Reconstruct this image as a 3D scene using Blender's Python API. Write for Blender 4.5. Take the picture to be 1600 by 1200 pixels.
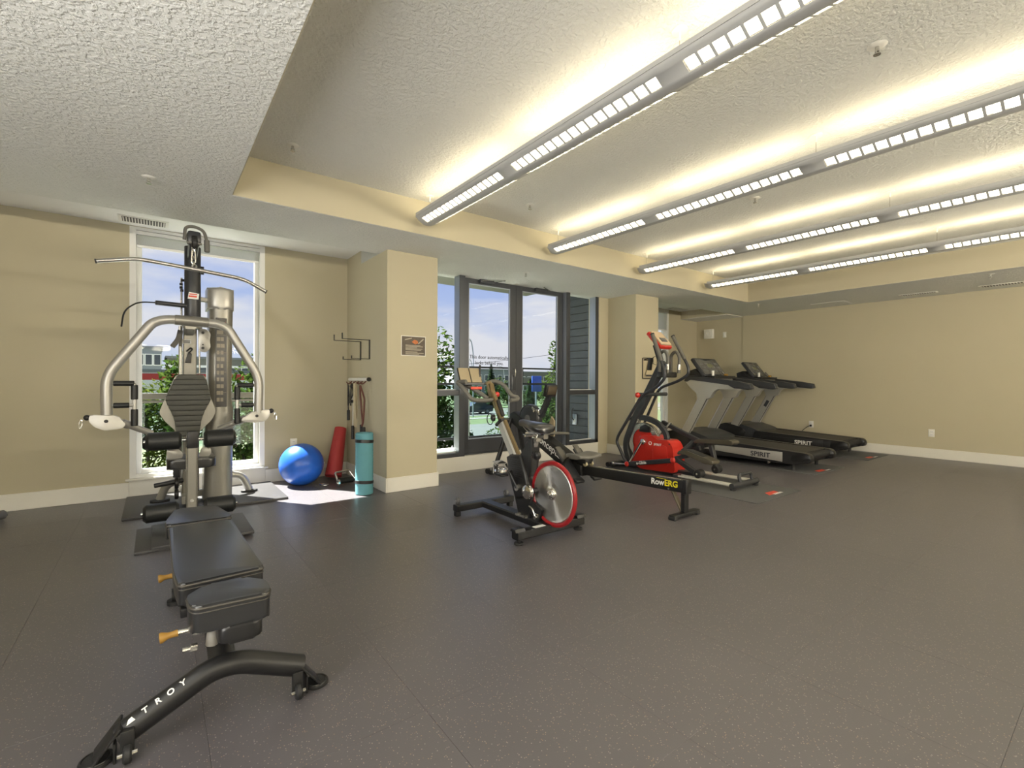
import bpy, bmesh, math, random
from mathutils import Vector, Matrix
random.seed(7)
for o in list(bpy.data.objects): bpy.data.objects.remove(o)
scn = bpy.context.scene
COL = scn.collection
V = Vector

# ------------------------------------------------------------------ camera
RIGHT = V((0.7986, -0.6018, 0.0049)); UP = V((-0.0004, 0.0076, 1.0)); FWD = V((0.6018, 0.7986, -0.0058))
RIGHT.normalize(); FWD = (FWD - RIGHT*FWD.dot(RIGHT)).normalized(); UP = RIGHT.cross(FWD).normalized()
cam = bpy.data.cameras.new('camera'); camo = bpy.data.objects.new('camera', cam); COL.objects.link(camo)
cam.sensor_fit = 'HORIZONTAL'; cam.sensor_width = 36.0; cam.lens = 741.0/1600*36.0
cam.clip_start = 0.05; cam.clip_end = 600
m = Matrix((RIGHT, UP, -FWD)).transposed().to_4x4(); m.translation = (0, 0, 1.15)
camo.matrix_world = m
scn.camera = camo

# ------------------------------------------------------------------ colour management
scn.view_settings.view_transform = 'Standard'
scn.view_settings.look = 'None'
scn.view_settings.gamma = 1.0
scn.view_settings.use_curve_mapping = False
scn.view_settings.exposure = 0.95

# ------------------------------------------------------------------ sky and sun
world = bpy.data.worlds.new('world'); scn.world = world; world.use_nodes = True
def setup_world():
    nt = world.node_tree; N = nt.nodes; L = nt.links; N.clear()
    out = N.new('ShaderNodeOutputWorld'); bg = N.new('ShaderNodeBackground'); L.new(bg.outputs[0], out.inputs[0])
    tc = N.new('ShaderNodeTexCoord'); sep = N.new('ShaderNodeSeparateXYZ'); L.new(tc.outputs['Generated'], sep.inputs[0])
    ramp = N.new('ShaderNodeValToRGB'); L.new(sep.outputs[2], ramp.inputs[0])
    e = ramp.color_ramp.elements
    e[0].position = 0.0; e[0].color = (0.72, 0.80, 0.97, 1)
    e[1].position = 0.55; e[1].color = (0.30, 0.43, 0.85, 1)
    mid = ramp.color_ramp.elements.new(0.2); mid.color = (0.46, 0.58, 0.96, 1)
    mp = N.new('ShaderNodeMapping'); mp.inputs['Scale'].default_value = (1.0, 1.0, 3.4); mp.inputs['Location'].default_value = (1.7, 2.2, 0.35)
    L.new(tc.outputs['Generated'], mp.inputs[0])
    nz = N.new('ShaderNodeTexNoise'); nz.inputs['Scale'].default_value = 2.6; nz.inputs['Detail'].default_value = 7; nz.inputs['Roughness'].default_value = 0.55
    L.new(mp.outputs[0], nz.inputs['Vector'])
    cr = N.new('ShaderNodeValToRGB'); cr.color_ramp.elements[0].position = 0.43; cr.color_ramp.elements[1].position = 0.60
    L.new(nz.outputs[0], cr.inputs[0])
    mix = N.new('ShaderNodeMixRGB'); mix.inputs[2].default_value = (0.90, 0.89, 0.96, 1)
    L.new(cr.outputs[0], mix.inputs[0]); L.new(ramp.outputs[0], mix.inputs[1])
    L.new(mix.outputs[0], bg.inputs[0]); bg.inputs[1].default_value = 0.46
setup_world()
sun = bpy.data.lights.new('sun', 'SUN'); sun.energy = 27.0; sun.angle = 0.009; sun.color = (1.0, 0.95, 0.87)
suno = bpy.data.objects.new('sun', sun); COL.objects.link(suno)
SUN_EL = math.radians(56)
sd = V((0.573*math.cos(SUN_EL), -0.819*math.cos(SUN_EL), -math.sin(SUN_EL)))
suno.rotation_euler = sd.to_track_quat('-Z', 'Y').to_euler(); suno.location = (-6, 14, 14)
LAMP_UP = 0.45; LAMP_CELL = 3.0; LAMP_COL = (1.0, 0.80, 0.47)

# ------------------------------------------------------------------ materials
MATS = {}
def mat(name, col, rough=0.5, metal=0.0, noise=0.0, nscale=20.0, bump=0.0, bscale=200.0, spec=None, coat=0.0, crough=0.08, emit=0.0, ecol=None, sheen=0.0):
    if name in MATS: return MATS[name]
    mt = bpy.data.materials.new(name); mt.use_nodes = True; nt = mt.node_tree; N = nt.nodes; L = nt.links
    b = N['Principled BSDF']; b.inputs['Base Color'].default_value = (*col, 1); b.inputs['Roughness'].default_value = rough; b.inputs['Metallic'].default_value = metal
    if spec is not None: b.inputs['Specular IOR Level'].default_value = spec
    if coat: b.inputs['Coat Weight'].default_value = coat; b.inputs['Coat Roughness'].default_value = crough
    if emit: b.inputs['Emission Color'].default_value = (*(ecol or col), 1); b.inputs['Emission Strength'].default_value = emit
    tc = N.new('ShaderNodeTexCoord')
    if noise:
        nz = N.new('ShaderNodeTexNoise'); nz.inputs['Scale'].default_value = nscale; nz.inputs['Detail'].default_value = 4
        L.new(tc.outputs['Object'], nz.inputs['Vector'])
        mr = N.new('ShaderNodeMapRange'); mr.inputs['To Min'].default_value = 1-noise; mr.inputs['To Max'].default_value = 1+noise
        L.new(nz.outputs[0], mr.inputs[0])
        mx = N.new('ShaderNodeVectorMath'); mx.operation = 'SCALE'; mx.inputs[0].default_value = col
        L.new(mr.outputs[0], mx.inputs['Scale']); L.new(mx.outputs[0], b.inputs['Base Color'])
    if bump:
        nb = N.new('ShaderNodeTexNoise'); nb.inputs['Scale'].default_value = bscale; nb.inputs['Detail'].default_value = 3
        L.new(tc.outputs['Object'], nb.inputs['Vector'])
        bp = N.new('ShaderNodeBump'); bp.inputs['Strength'].default_value = bump; bp.inputs['Distance'].default_value = 0.004
        L.new(nb.outputs[0], bp.inputs['Height']); L.new(bp.outputs[0], b.inputs['Normal'])
    MATS[name] = mt; return mt

WALL = mat('wall_paint', (0.475, 0.43, 0.305), 0.75, noise=0.03, nscale=2.0, bump=0.08, bscale=160)
TRIM = mat('trim_white', (0.72, 0.70, 0.64), 0.45, noise=0.02)
WHITE = mat('window_white', (0.80, 0.80, 0.78), 0.4, noise=0.02)
SMOOTHC = mat('smooth_ceiling', (0.82, 0.82, 0.80), 0.8, noise=0.02)
def ceiling_mat():
    mt = bpy.data.materials.new('stipple_ceiling'); mt.use_nodes = True; nt = mt.node_tree; N = nt.nodes; L = nt.links
    b = N['Principled BSDF']; b.inputs['Roughness'].default_value = 0.85; b.inputs['Base Color'].default_value = (0.76, 0.765, 0.73, 1)
    tc = N.new('ShaderNodeTexCoord'); nz = N.new('ShaderNodeTexNoise'); nz.inputs['Scale'].default_value = 46; nz.inputs['Detail'].default_value = 5; nz.inputs['Roughness'].default_value = 0.55
    L.new(tc.outputs['Object'], nz.inputs['Vector'])
    cr = N.new('ShaderNodeValToRGB'); cr.color_ramp.elements[0].position = 0.42; cr.color_ramp.elements[1].position = 0.60
    L.new(nz.outputs[0], cr.inputs[0])
    bp = N.new('ShaderNodeBump'); bp.inputs['Strength'].default_value = 0.62; bp.inputs['Distance'].default_value = 0.009
    L.new(cr.outputs[0], bp.inputs['Height']); L.new(bp.outputs[0], b.inputs['Normal'])
    return mt
CEIL = ceiling_mat()
def floor_mat():
    mt = bpy.data.materials.new('rubber_floor'); mt.use_nodes = True; nt = mt.node_tree; N = nt.nodes; L = nt.links
    b = N['Principled BSDF']; b.inputs['Roughness'].default_value = 0.36; b.inputs['Specular IOR Level'].default_value = 0.75
    gi = N.new('ShaderNodeNewGeometry')
    nz = N.new('ShaderNodeTexVoronoi'); nz.inputs['Scale'].default_value = 165
    L.new(gi.outputs['Position'], nz.inputs['Vector'])
    sepc = N.new('ShaderNodeSeparateXYZ'); L.new(nz.outputs['Color'], sepc.inputs[0])
    # only some cells carry a fleck, and only near their centre
    gt = N.new('ShaderNodeMath'); gt.operation = 'GREATER_THAN'; gt.inputs[1].default_value = 0.84; L.new(sepc.outputs[0], gt.inputs[0])
    lt = N.new('ShaderNodeMath'); lt.operation = 'LESS_THAN'; lt.inputs[1].default_value = 0.34; L.new(nz.outputs['Distance'], lt.inputs[0])
    mu = N.new('ShaderNodeMath'); mu.operation = 'MULTIPLY'; L.new(gt.outputs[0], mu.inputs[0]); L.new(lt.outputs[0], mu.inputs[1])
    fl = N.new('ShaderNodeMixRGB'); fl.inputs[1].default_value = (0.27, 0.185, 0.125, 1); fl.inputs[2].default_value = (0.29, 0.28, 0.27, 1); L.new(sepc.outputs[1], fl.inputs[0])
    n2 = N.new('ShaderNodeTexNoise'); n2.inputs['Scale'].default_value = 1.3; n2.inputs['Detail'].default_value = 5; L.new(gi.outputs['Position'], n2.inputs['Vector'])
    base = N.new('ShaderNodeMixRGB'); base.inputs[1].default_value = (0.088, 0.083, 0.091, 1); base.inputs[2].default_value = (0.108, 0.101, 0.111, 1); L.new(n2.outputs[0], base.inputs[0])
    mx = N.new('ShaderNodeMixRGB'); L.new(mu.outputs[0], mx.inputs[0]); L.new(base.outputs[0], mx.inputs[1]); L.new(fl.outputs[0], mx.inputs[2])
    L.new(mx.outputs[0], b.inputs['Base Color'])
    n3 = N.new('ShaderNodeTexNoise'); n3.inputs['Scale'].default_value = 150; n3.inputs['Detail'].default_value = 3; L.new(gi.outputs['Position'], n3.inputs['Vector'])
    bp = N.new('ShaderNodeBump'); bp.inputs['Strength'].default_value = 0.10; bp.inputs['Distance'].default_value = 0.002; L.new(n3.outputs[0], bp.inputs['Height']); L.new(bp.outputs[0], b.inputs['Normal'])
    return mt
FLOOR = floor_mat()
def glass_mat(name, tint, refl):
    mt = bpy.data.materials.new(name); mt.use_nodes = True; nt = mt.node_tree; N = nt.nodes; L = nt.links; N.clear()
    out = N.new('ShaderNodeOutputMaterial'); tr = N.new('ShaderNodeBsdfTransparent'); tr.inputs[0].default_value = (*tint, 1)
    gl = N.new('ShaderNodeBsdfGlossy'); gl.inputs['Roughness'].default_value = 0.01; gl.inputs[0].default_value = (1, 1, 1, 1)
    fr = N.new('ShaderNodeFresnel'); fr.inputs[0].default_value = 1.35
    mu = N.new('ShaderNodeMath'); mu.operation = 'MULTIPLY'; mu.inputs[1].default_value = refl; L.new(fr.outputs[0], mu.inputs[0])
    mx = N.new('ShaderNodeMixShader'); L.new(mu.outputs[0], mx.inputs[0]); L.new(tr.outputs[0], mx.inputs[1]); L.new(gl.outputs[0], mx.inputs[2]); L.new(mx.outputs[0], out.inputs[0])
    return mt
GLASS = glass_mat('clear_glass', (0.96, 0.975, 0.975), 0.2)
TINT = glass_mat('guard_glass', (0.74, 0.84, 0.83), 0.8)
def leaf_mat(name, c1, c2, trans):
    mt = bpy.data.materials.new(name); mt.use_nodes = True; nt = mt.node_tree; N = nt.nodes; L = nt.links; N.clear()
    out = N.new('ShaderNodeOutputMaterial'); df = N.new('ShaderNodeBsdfDiffuse'); tl = N.new('ShaderNodeBsdfTranslucent'); mx = N.new('ShaderNodeMixShader'); mx.inputs[0].default_value = trans
    tc = N.new('ShaderNodeTexCoord'); nz = N.new('ShaderNodeTexNoise'); nz.inputs['Scale'].default_value = 5; nz.inputs['Detail'].default_value = 6
    L.new(tc.outputs['Object'], nz.inputs['Vector'])
    cr = N.new('ShaderNodeValToRGB'); cr.color_ramp.elements[0].position = 0.35; cr.color_ramp.elements[1].position = 0.65
    cr.color_ramp.elements[0].color = (*c1, 1); cr.color_ramp.elements[1].color = (*c2, 1); L.new(nz.outputs[0], cr.inputs[0])
    L.new(cr.outputs[0], df.inputs[0]); L.new(cr.outputs[0], tl.inputs[0]); L.new(df.outputs[0], mx.inputs[1]); L.new(tl.outputs[0], mx.inputs[2]); L.new(mx.outputs[0], out.inputs[0])
    return mt

BLACK = mat('black_powdercoat', (0.011, 0.011, 0.012), 0.42, noise=0.1, nscale=60)
BLACKP = mat('black_plastic', (0.013, 0.013, 0.014), 0.38, noise=0.1)
RUBBER = mat('black_rubber', (0.016, 0.016, 0.017), 0.65, bump=0.2, bscale=300)
FOAM = mat('black_foam', (0.012, 0.013, 0.013), 0.45, bump=0.15, bscale=120)
VINYL = mat('black_vinyl', (0.015, 0.016, 0.018), 0.30, bump=0.025, bscale=260, noise=0.08, spec=0.6, coat=0.35, crough=0.22)
UPH = mat('olive_upholstery', (0.060, 0.060, 0.050), 0.6, noise=0.08, bump=0.05, bscale=300)
GREYP = mat('grey_plastic', (0.10, 0.10, 0.105), 0.45, noise=0.05)
DGREY = mat('charcoal_paint', (0.032, 0.034, 0.039), 0.35, noise=0.05)
GRIP = mat('grey_grip', (0.12, 0.115, 0.10), 0.6, bump=0.15, bscale=250)
SILVER = mat('silver_paint', (0.44, 0.43, 0.40), 0.38, 0.55, noise=0.04, nscale=80)
PEWTER = mat('pewter_paint', (0.30, 0.29, 0.26), 0.36, 0.6, noise=0.05, nscale=60)
STEEL = mat('steel_tube', (0.55, 0.54, 0.51), 0.25, 0.9, noise=0.05)
CHROME = mat('chrome', (0.75, 0.74, 0.72), 0.12, 1.0, noise=0.03)
REDP = mat('red_plastic', (0.52, 0.022, 0.013), 0.28, coat=0.4, noise=0.05)
REDRING = mat('red_ring', (0.30, 0.010, 0.014), 0.32, coat=0.2, noise=0.05)
YEL = mat('amber_knob', (0.30, 0.165, 0.03), 0.4, noise=0.08)
TAN = mat('tan_band', (0.50, 0.43, 0.28), 0.6, noise=0.08)
BROWN = mat('brown_band', (0.12, 0.035, 0.022), 0.5, noise=0.15)
PLATEW = mat('cover_white', (0.78, 0.77, 0.72), 0.4, noise=0.02)
PLATED = mat('slot_dark', (0.06, 0.055, 0.05), 0.5, noise=0.05)
INKW = mat('white_print', (0.80, 0.80, 0.78), 0.5, noise=0.02)
INKD = mat('dark_print', (0.03, 0.032, 0.04), 0.6, noise=0.02)
INKY = mat('yellow_print', (0.80, 0.68, 0.02), 0.5, noise=0.02)
INKR = mat('red_print', (0.62, 0.06, 0.03), 0.5, noise=0.03)

# ------------------------------------------------------------------ geometry helpers: every g* returns (verts, faces)
def _np(a): return [V(p) for p in a]
def gbox(c, s, bev=0.0, rot=None, seg=2):
    bm = bmesh.new(); bmesh.ops.create_cube(bm, size=1.0)
    for v in bm.verts: v.co = V((v.co.x*s[0], v.co.y*s[1], v.co.z*s[2]))
    if bev > 0: bmesh.ops.bevel(bm, geom=bm.edges[:], offset=min(bev, min(s)*0.49), segments=seg, affect='EDGES', profile=0.5)
    R = rot if rot is not None else Matrix.Identity(3)
    vs = [R @ v.co + V(c) for v in bm.verts]; bm.verts.index_update()
    fs = [[v.index for v in f.verts] for f in bm.faces]; bm.free(); return vs, fs
def bx(x0, x1, y0, y1, z0, z1, bev=0.0):
    return gbox(((x0+x1)/2, (y0+y1)/2, (z0+z1)/2), (abs(x1-x0), abs(y1-y0), abs(z1-z0)), bev)
def rotm(rx=0, ry=0, rz=0):
    return Matrix.Rotation(math.radians(rz), 3, 'Z') @ Matrix.Rotation(math.radians(ry), 3, 'Y') @ Matrix.Rotation(math.radians(rx), 3, 'X')
def fillet(pts, r, n=6, closed=False):
    pts = _np(pts); out = []; L = len(pts)
    for i, p in enumerate(pts):
        if not closed and i in (0, L-1): out.append(p); continue
        a = pts[i-1]; b = pts[(i+1) % L]; d1 = a-p; d2 = b-p; k = min(r, d1.length*0.49, d2.length*0.49)
        p1 = p+d1.normalized()*k; p2 = p+d2.normalized()*k
        for j in range(n+1):
            t = j/n; out.append(p1*(1-t)**2 + p*2*t*(1-t) + p2*t*t)
    return out
def sweep(pts, prof, closed=False, up=None, cap=True, scl=None):
    pts = _np(pts); n = len(pts); k = len(prof); tang = []
    for i in range(n):
        a = pts[i-1] if (i > 0 or closed) else pts[i]; b = pts[(i+1) % n] if (i < n-1 or closed) else pts[i]
        t = (b-a); tang.append(t.normalized() if t.length > 1e-9 else V((0, 0, 1)))
    u0 = V(up) if up is not None else (V((0, 0, 1)) if abs(tang[0].z) < 0.9 else V((0, 1, 0)))
    vs = []; prev = None
    for i in range(n):
        t = tang[i]
        if up is not None: nrm = (V(up) - t*V(up).dot(t)).normalized()
        else:
            b_ = u0 if prev is None else prev
            nrm = (b_ - t*b_.dot(t))
            nrm = nrm.normalized() if nrm.length > 1e-6 else t.orthogonal().normalized()
            prev = nrm
        bi = t.cross(nrm); s = scl[i] if scl else 1.0
        for (a, b) in prof: vs.append(pts[i] + bi*(a*s) + nrm*(b*s))
    fs = []
    m_ = n if closed else n-1
    for i in range(m_):
        i2 = (i+1) % n
        for j in range(k):
            j2 = (j+1) % k; fs.append([i*k+j, i*k+j2, i2*k+j2, i2*k+j])
    if cap and not closed: fs.append(list(range(k))[::-1]); fs.append([(n-1)*k+j for j in range(k)])
    return vs, fs
def circ(r, n=12, ry=None): return [(r*math.cos(2*math.pi*i/n), (ry or r)*math.sin(2*math.pi*i/n)) for i in range(n)]
def rrect(w, h, b=0.006):
    w /= 2; h /= 2; b = min(b, w*0.9, h*0.9)
    return [(w-b, -h), (w, -h+b), (w, h-b), (w-b, h), (-w+b, h), (-w, h-b), (-w, -h+b), (-w+b, -h)]
def gtube(pts, r, n=12, fr=0.0, closed=False, fn=6):
    p = fillet(pts, fr, fn, closed) if fr else _np(pts)
    return sweep(p, circ(r, n), closed)
def gbar(pts, w, h, up=(0, 0, 1), fr=0.0, b=0.006):
    p = fillet(pts, fr) if fr else _np(pts)
    return sweep(p, rrect(w, h, b), up=up)
def gcyl(p0, p1, r, n=20, r2=None, bev=0.0):
    p0 = V(p0); p1 = V(p1); d = (p1-p0); r2 = r if r2 is None else r2
    if bev:
        t = d.normalized()*bev; return sweep([p0, p0+t, p1-t, p1], circ(1.0, n), scl=[r-bev, r, r2, r2-bev])
    return sweep([p0, p1], circ(1.0, n), scl=[r, r2])
def glathe(prof, c, axis, n=28):
    c = V(c); a = V(axis).normalized(); u = a.orthogonal().normalized(); w = a.cross(u); vs = []; fs = []; k = len(prof)
    for i in range(n):
        th = 2*math.pi*i/n; d = u*math.cos(th) + w*math.sin(th)
        for (r, z) in prof: vs.append(c + d*r + a*z)
    for i in range(n):
        i2 = (i+1) % n
        for j in range(k-1): fs.append([i*k+j, i2*k+j, i2*k+j+1, i*k+j+1])
    return vs, fs
def gtorus(c, axis, R, r, n=40, k=10):
    return glathe([(R + r*math.cos(2*math.pi*j/k), r*math.sin(2*math.pi*j/k)) for j in range(k+1)], c, axis, n)
def gball(c, r, n=24, s=(1, 1, 1)):
    k = n//2; v, f = glathe([(r*math.sin(math.pi*j/k), -r*math.cos(math.pi*j/k)) for j in range(k+1)], (0, 0, 0), (0, 0, 1), n)
    return [V((p.x*s[0], p.y*s[1], p.z*s[2])) + V(c) for p in v], f
def gprism(poly, axis, a, b, bev=0.0, seg=2, rnd=0.0):
    """poly is 2D: axis x -> (y,z), axis y -> (x,z), axis z -> (x,y); extruded from a to b"""
    if rnd: poly = [(p.x, p.y) for p in fillet([(q[0], q[1], 0) for q in poly], rnd, 5, True)]
    f3 = {'x': lambda p, t: V((t, p[0], p[1])), 'y': lambda p, t: V((p[0], t, p[1])), 'z': lambda p, t: V((p[0], p[1], t))}[axis]
    bm = bmesh.new(); lo = [bm.verts.new(f3(p, a)) for p in poly]; hi = [bm.verts.new(f3(p, b)) for p in poly]
    f1 = bm.faces.new(lo[::-1]); f2 = bm.faces.new(hi); k = len(poly)
    for i in range(k): bm.faces.new([lo[i], lo[(i+1) % k], hi[(i+1) % k], hi[i]])
    if bev:
        ed = list(set(f1.edges[:] + f2.edges[:])); bmesh.ops.bevel(bm, geom=ed, offset=bev, segments=seg, affect='EDGES', profile=0.5, clamp_overlap=True)
    bmesh.ops.recalc_face_normals(bm, faces=bm.faces[:]); bm.verts.index_update()
    vs = [v.co.copy() for v in bm.verts]; fs = [[v.index for v in f.verts] for f in bm.faces]; bm.free(); return vs, fs
_tc = {}
def gtext(s, size, origin, right, up, depth=0.0015, shear=0.0, bold=0.0, align='CENTER', sx=1.0):
    cu = bpy.data.curves.new('txt', 'FONT'); cu.body = s; cu.size = size; cu.align_x = align; cu.align_y = 'CENTER'; cu.extrude = depth; cu.offset = bold; cu.shear = shear; cu.resolution_u = 3
    ob = bpy.data.objects.new('txt', cu); COL.objects.link(ob); bpy.context.view_layer.update()
    dg = bpy.context.evaluated_depsgraph_get(); me = bpy.data.meshes.new_from_object(ob.evaluated_get(dg))
    r = V(right).normalized(); u = V(up).normalized(); nrm = r.cross(u); o = V(origin)
    vs = [o + r*(v.co.x*sx) + u*v.co.y + nrm*v.co.z for v in me.vertices]; fs = [list(p.vertices) for p in me.polygons]
    bpy.data.meshes.remove(me); bpy.data.objects.remove(ob); bpy.data.curves.remove(cu); return vs, fs
def xform(g, M): return [M @ v for v in g[0]], g[1]
def moved(g, d): return [v + V(d) for v in g[0]], g[1]

OFF = {}
def mesh_of(name, geos, off=V((0, 0, 0)), smooth=35, recalc=True):
    vs = []; fs = []
    for g in geos:
        b = len(vs); vs += [v - off for v in g[0]]; fs += [[i+b for i in f] for f in g[1]]
    me = bpy.data.meshes.new(name); me.from_pydata([tuple(v) for v in vs], [], fs)
    if recalc:
        bm = bmesh.new(); bm.from_mesh(me); bmesh.ops.recalc_face_normals(bm, faces=bm.faces[:]); bm.to_mesh(me); bm.free()
    if smooth:
        me.shade_smooth(); me.set_sharp_from_angle(angle=math.radians(smooth))
    return me
def tag(o, label=None, cat=None, group=None, kind=None):
    if label: o['label'] = label
    if cat: o['category'] = cat
    if group: o['group'] = group
    if kind: o['kind'] = kind
    return o
def thing(name, label, cat, loc=(0, 0, 0), group=None):
    o = bpy.data.objects.new(name, None); COL.objects.link(o); o.location = loc; o.empty_display_size = 0.1
    OFF[o.name] = V(loc); return tag(o, label, cat, group)
def part(parent, name, mt, *geos, label=None, smooth=35, recalc=True):
    """mesh part under a thing (or under another part); geometry is given in world space"""
    off = OFF[parent.name]; me = mesh_of(name, geos, off, smooth, recalc); me.materials.append(mt)
    o = bpy.data.objects.new(name, me); COL.objects.link(o); o.parent = parent; OFF[o.name] = off
    if label: o['label'] = label
    return o
def single(name, mt, label, cat, base, *geos, group=None, kind=None, smooth=35, recalc=True):
    """a thing that is one mesh"""
    off = V(base); me = mesh_of(name, geos, off, smooth, recalc); me.materials.append(mt)
    o = bpy.data.objects.new(name, me); COL.objects.link(o); o.location = off; OFF[o.name] = off
    return tag(o, label, cat, group, kind)
def struct(name, mt, *geos, label=None, smooth=0, recalc=True):
    o = single(name, mt, label, None, (0, 0, 0), *geos, smooth=smooth, recalc=recalc); o['kind'] = 'structure'; return o
def inst(parent, name, me, loc):
    o = bpy.data.objects.new(name, me); COL.objects.link(o); o.parent = parent; o.location = V(loc) - OFF[parent.name] if parent.name in OFF else loc; OFF[o.name] = V(loc); return o

# ================================================================== THE ROOM
XL, XR, YN, YW, YP, YD = -3.0, 9.54, -3.0, 5.91, 4.648, 5.2
ZS, ZT, ZP = 2.492, 2.80, 2.645
TX0, TX1, TY0, TY1 = 0.448, 7.945, -1.9, 3.985
FRAME = mat('bronze_frame', (0.070, 0.074, 0.084), 0.33, 0.45, noise=0.05, nscale=8)
ALU_SKY = mat('aluminium_and_sky_sheen', (0.34, 0.37, 0.42), 0.3, 0.6, noise=0.03)  # aluminium grey; on the mullion sides its pale blue stands for reflected sky
SLAB = mat('subfloor', (0.02, 0.02, 0.02), 0.9, noise=0.05)

floor = struct('floor', SLAB, bx(XL, XR, YN, YW, -0.2, -0.006))
def build_tiles():
    P = 0.621; Q = 0.625; g = 0.0004
    xs = [0.757 + P*k for k in range(-8, 16)]; ys = [0.87 + Q*k for k in range(-8, 10)]
    cache = {}
    for i in range(len(xs)-1):
        for j in range(len(ys)-1):
            x0, x1 = max(xs[i], XL), min(xs[i+1], XR); y0, y1 = max(ys[j], YN), min(ys[j+1], YW)
            if x1-x0 < 0.02 or y1-y0 < 0.02: continue
            k = (round(x1-x0, 4), round(y1-y0, 4))
            if k not in cache:
                me = mesh_of('floor_tile', [gbox((0, 0, -0.004), (k[0]-2*g, k[1]-2*g, 0.008), 0.0005, seg=1)], smooth=0); me.materials.append(FLOOR); cache[k] = me
            inst(floor, 'floor_tile', cache[k], ((x0+x1)/2, (y0+y1)/2, 0))
build_tiles()

# ceiling: raised tray, lower stippled soffit around it, smooth pockets above the windows
ceiling = struct('ceiling', CEIL, bx(TX0-.05, TX1+.05, TY0-.05, TY1+.05, ZT, ZT+.12))
OFF[ceiling.name] = V((0, 0, 0))
part(ceiling, 'soffit', CEIL, bx(XL, TX0, YN, 4.88, ZS, 2.95), smooth=0)
part(ceiling, 'soffit', CEIL, bx(TX0, TX1, TY1, 4.88, ZS, 2.95), smooth=0)
part(ceiling, 'soffit', CEIL, bx(TX1, XR+.2, YN, 4.88, ZS, 2.95), smooth=0)
part(ceiling, 'soffit', CEIL, bx(TX0, TX1, YN, TY0, ZS, 2.95), smooth=0)
part(ceiling, 'soffit', CEIL, bx(1.9, 6.42, 4.88, 5.42, ZS+.001, 2.95), smooth=0)
part(ceiling, 'window_pocket', SMOOTHC, bx(XL, 1.9, 4.88, YW+.1, ZP, 2.95), smooth=0)
part(ceiling, 'window_pocket', SMOOTHC, bx(6.42, XR+.2, 4.88, YW+.1, ZP, 2.95), smooth=0)
part(ceiling, 'tray_face', WALL, bx(TX0+.006, TX1-.006, TY1-.006, TY1, ZS+.002, ZT+.01), smooth=0)
part(ceiling, 'tray_face', WALL, bx(TX0, TX0+.006, TY0, TY1, ZS+.002, ZT+.01), smooth=0)
part(ceiling, 'tray_face', WALL, bx(TX1-.006, TX1, TY0, TY1, ZS+.002, ZT+.01), smooth=0)
part(ceiling, 'tray_face', WALL, bx(TX0+.006, TX1-.006, TY0, TY0+.006, ZS+.002, ZT+.01), smooth=0)
part(ceiling, 'bulkhead', WALL, bx(8.94, XR+.1, 4.885, YW, 2.485, ZP+.01), smooth=0)
part(ceiling, 'bulkhead_underside', SMOOTHC, bx(8.945, XR+.1, 4.89, YW, 2.478, 2.485), smooth=0)
part(ceiling, 'roof_slab', SLAB, bx(XL-.3, XR+.3, YN-.3, 5.42, 2.93, 3.1), bx(XL-.3, 1.9, 5.4, 6.02, 2.93, 3.1), bx(6.42, XR+.3, 5.4, 6.02, 2.93, 3.1), smooth=0)

# walls
W1 = (-0.195, 0.985, 0.185, 2.64); W2 = (7.25, 8.515, 0.185, 2.64); TW = 0.14
def wall_hole(x0, x1, h, z1=2.95):
    a, b, c, d = h
    return [bx(x0, a, YW, YW+TW, 0, z1), bx(b, x1, YW, YW+TW, 0, z1), bx(a, b, YW, YW+TW, 0, c), bx(a, b, YW, YW+TW, d, z1)]
struct('wall_back', WALL, *wall_hole(XL-.2, 1.9, W1))
struct('wall_back_alcove', WALL, *wall_hole(6.42, XR+.2, W2))
struct('wall_pillar_1', WALL, bx(1.9, 2.475, YP, YW+TW, 0, 2.95))
struct('wall_pillar_2', WALL, bx(5.86, 6.42, YP, YW+TW, 0, 2.95))
struct('wall_right', WALL, bx(XR, XR+.2, YN-.2, 4.88, 0, 2.95), bx(XR+.015, XR+.2, 4.88, YW+TW, 0, 2.95))
struct('wall_left', WALL, bx(XL-.2, XL, YN-.2, YW+TW, 0, 2.95))
struct('wall_near', WALL, bx(XL-.2, XR+.2, YN-.2, YN, 0, 2.95))
struct('wall_door_side', WALL, bx(5.64, 5.86, YD, 5.42, 0, ZS+.02), bx(2.475, 5.86, 5.34, 5.42, 2.56, 2.95))

BB = 0.148
def base_run(name, *boxes):
    struct(name, TRIM, *[bx(*b, 0, BB, 0.004) for b in boxes])
base_run('baseboard_back', (XL, -0.20, YW-.016, YW), (0.99, 1.9, YW-.016, YW))
struct('trim_1', TRIM, bx(-0.2, 0.99, YW-.017, YW, 0, 0.165, 0.003))
base_run('baseboard_pillar_1', (1.884, 1.9, YP-.016, YW-.016), (1.9, 2.491, YP-.016, YP), (2.475, 2.491, YP, YD))
base_run('baseboard_pillar_2', (5.844, 5.86, YP-.016, YD), (5.86, 6.436, YP-.016, YP), (6.42, 6.436, YP, YW))
base_run('baseboard_alcove', (6.436, 7.24, YW-.016, YW), (8.52, XR, YW-.016, YW))
struct('trim_2', TRIM, bx(7.24, 8.52, YW-.017, YW, 0, 0.165, 0.003))
base_run('baseboard_right', (XR-.016, XR, YN, YW-.016))
base_run('baseboard_left', (XL, XL+.016, YN, YW-.016))
base_run('baseboard_near', (XL+.016, XR-.016, YN, YN+.016))
struct('trim_3', TRIM, bx(2.491, 5.86, YD, 5.40, 0, 0.188, 0.004))     # raised curb under the glazed door wall

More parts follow.
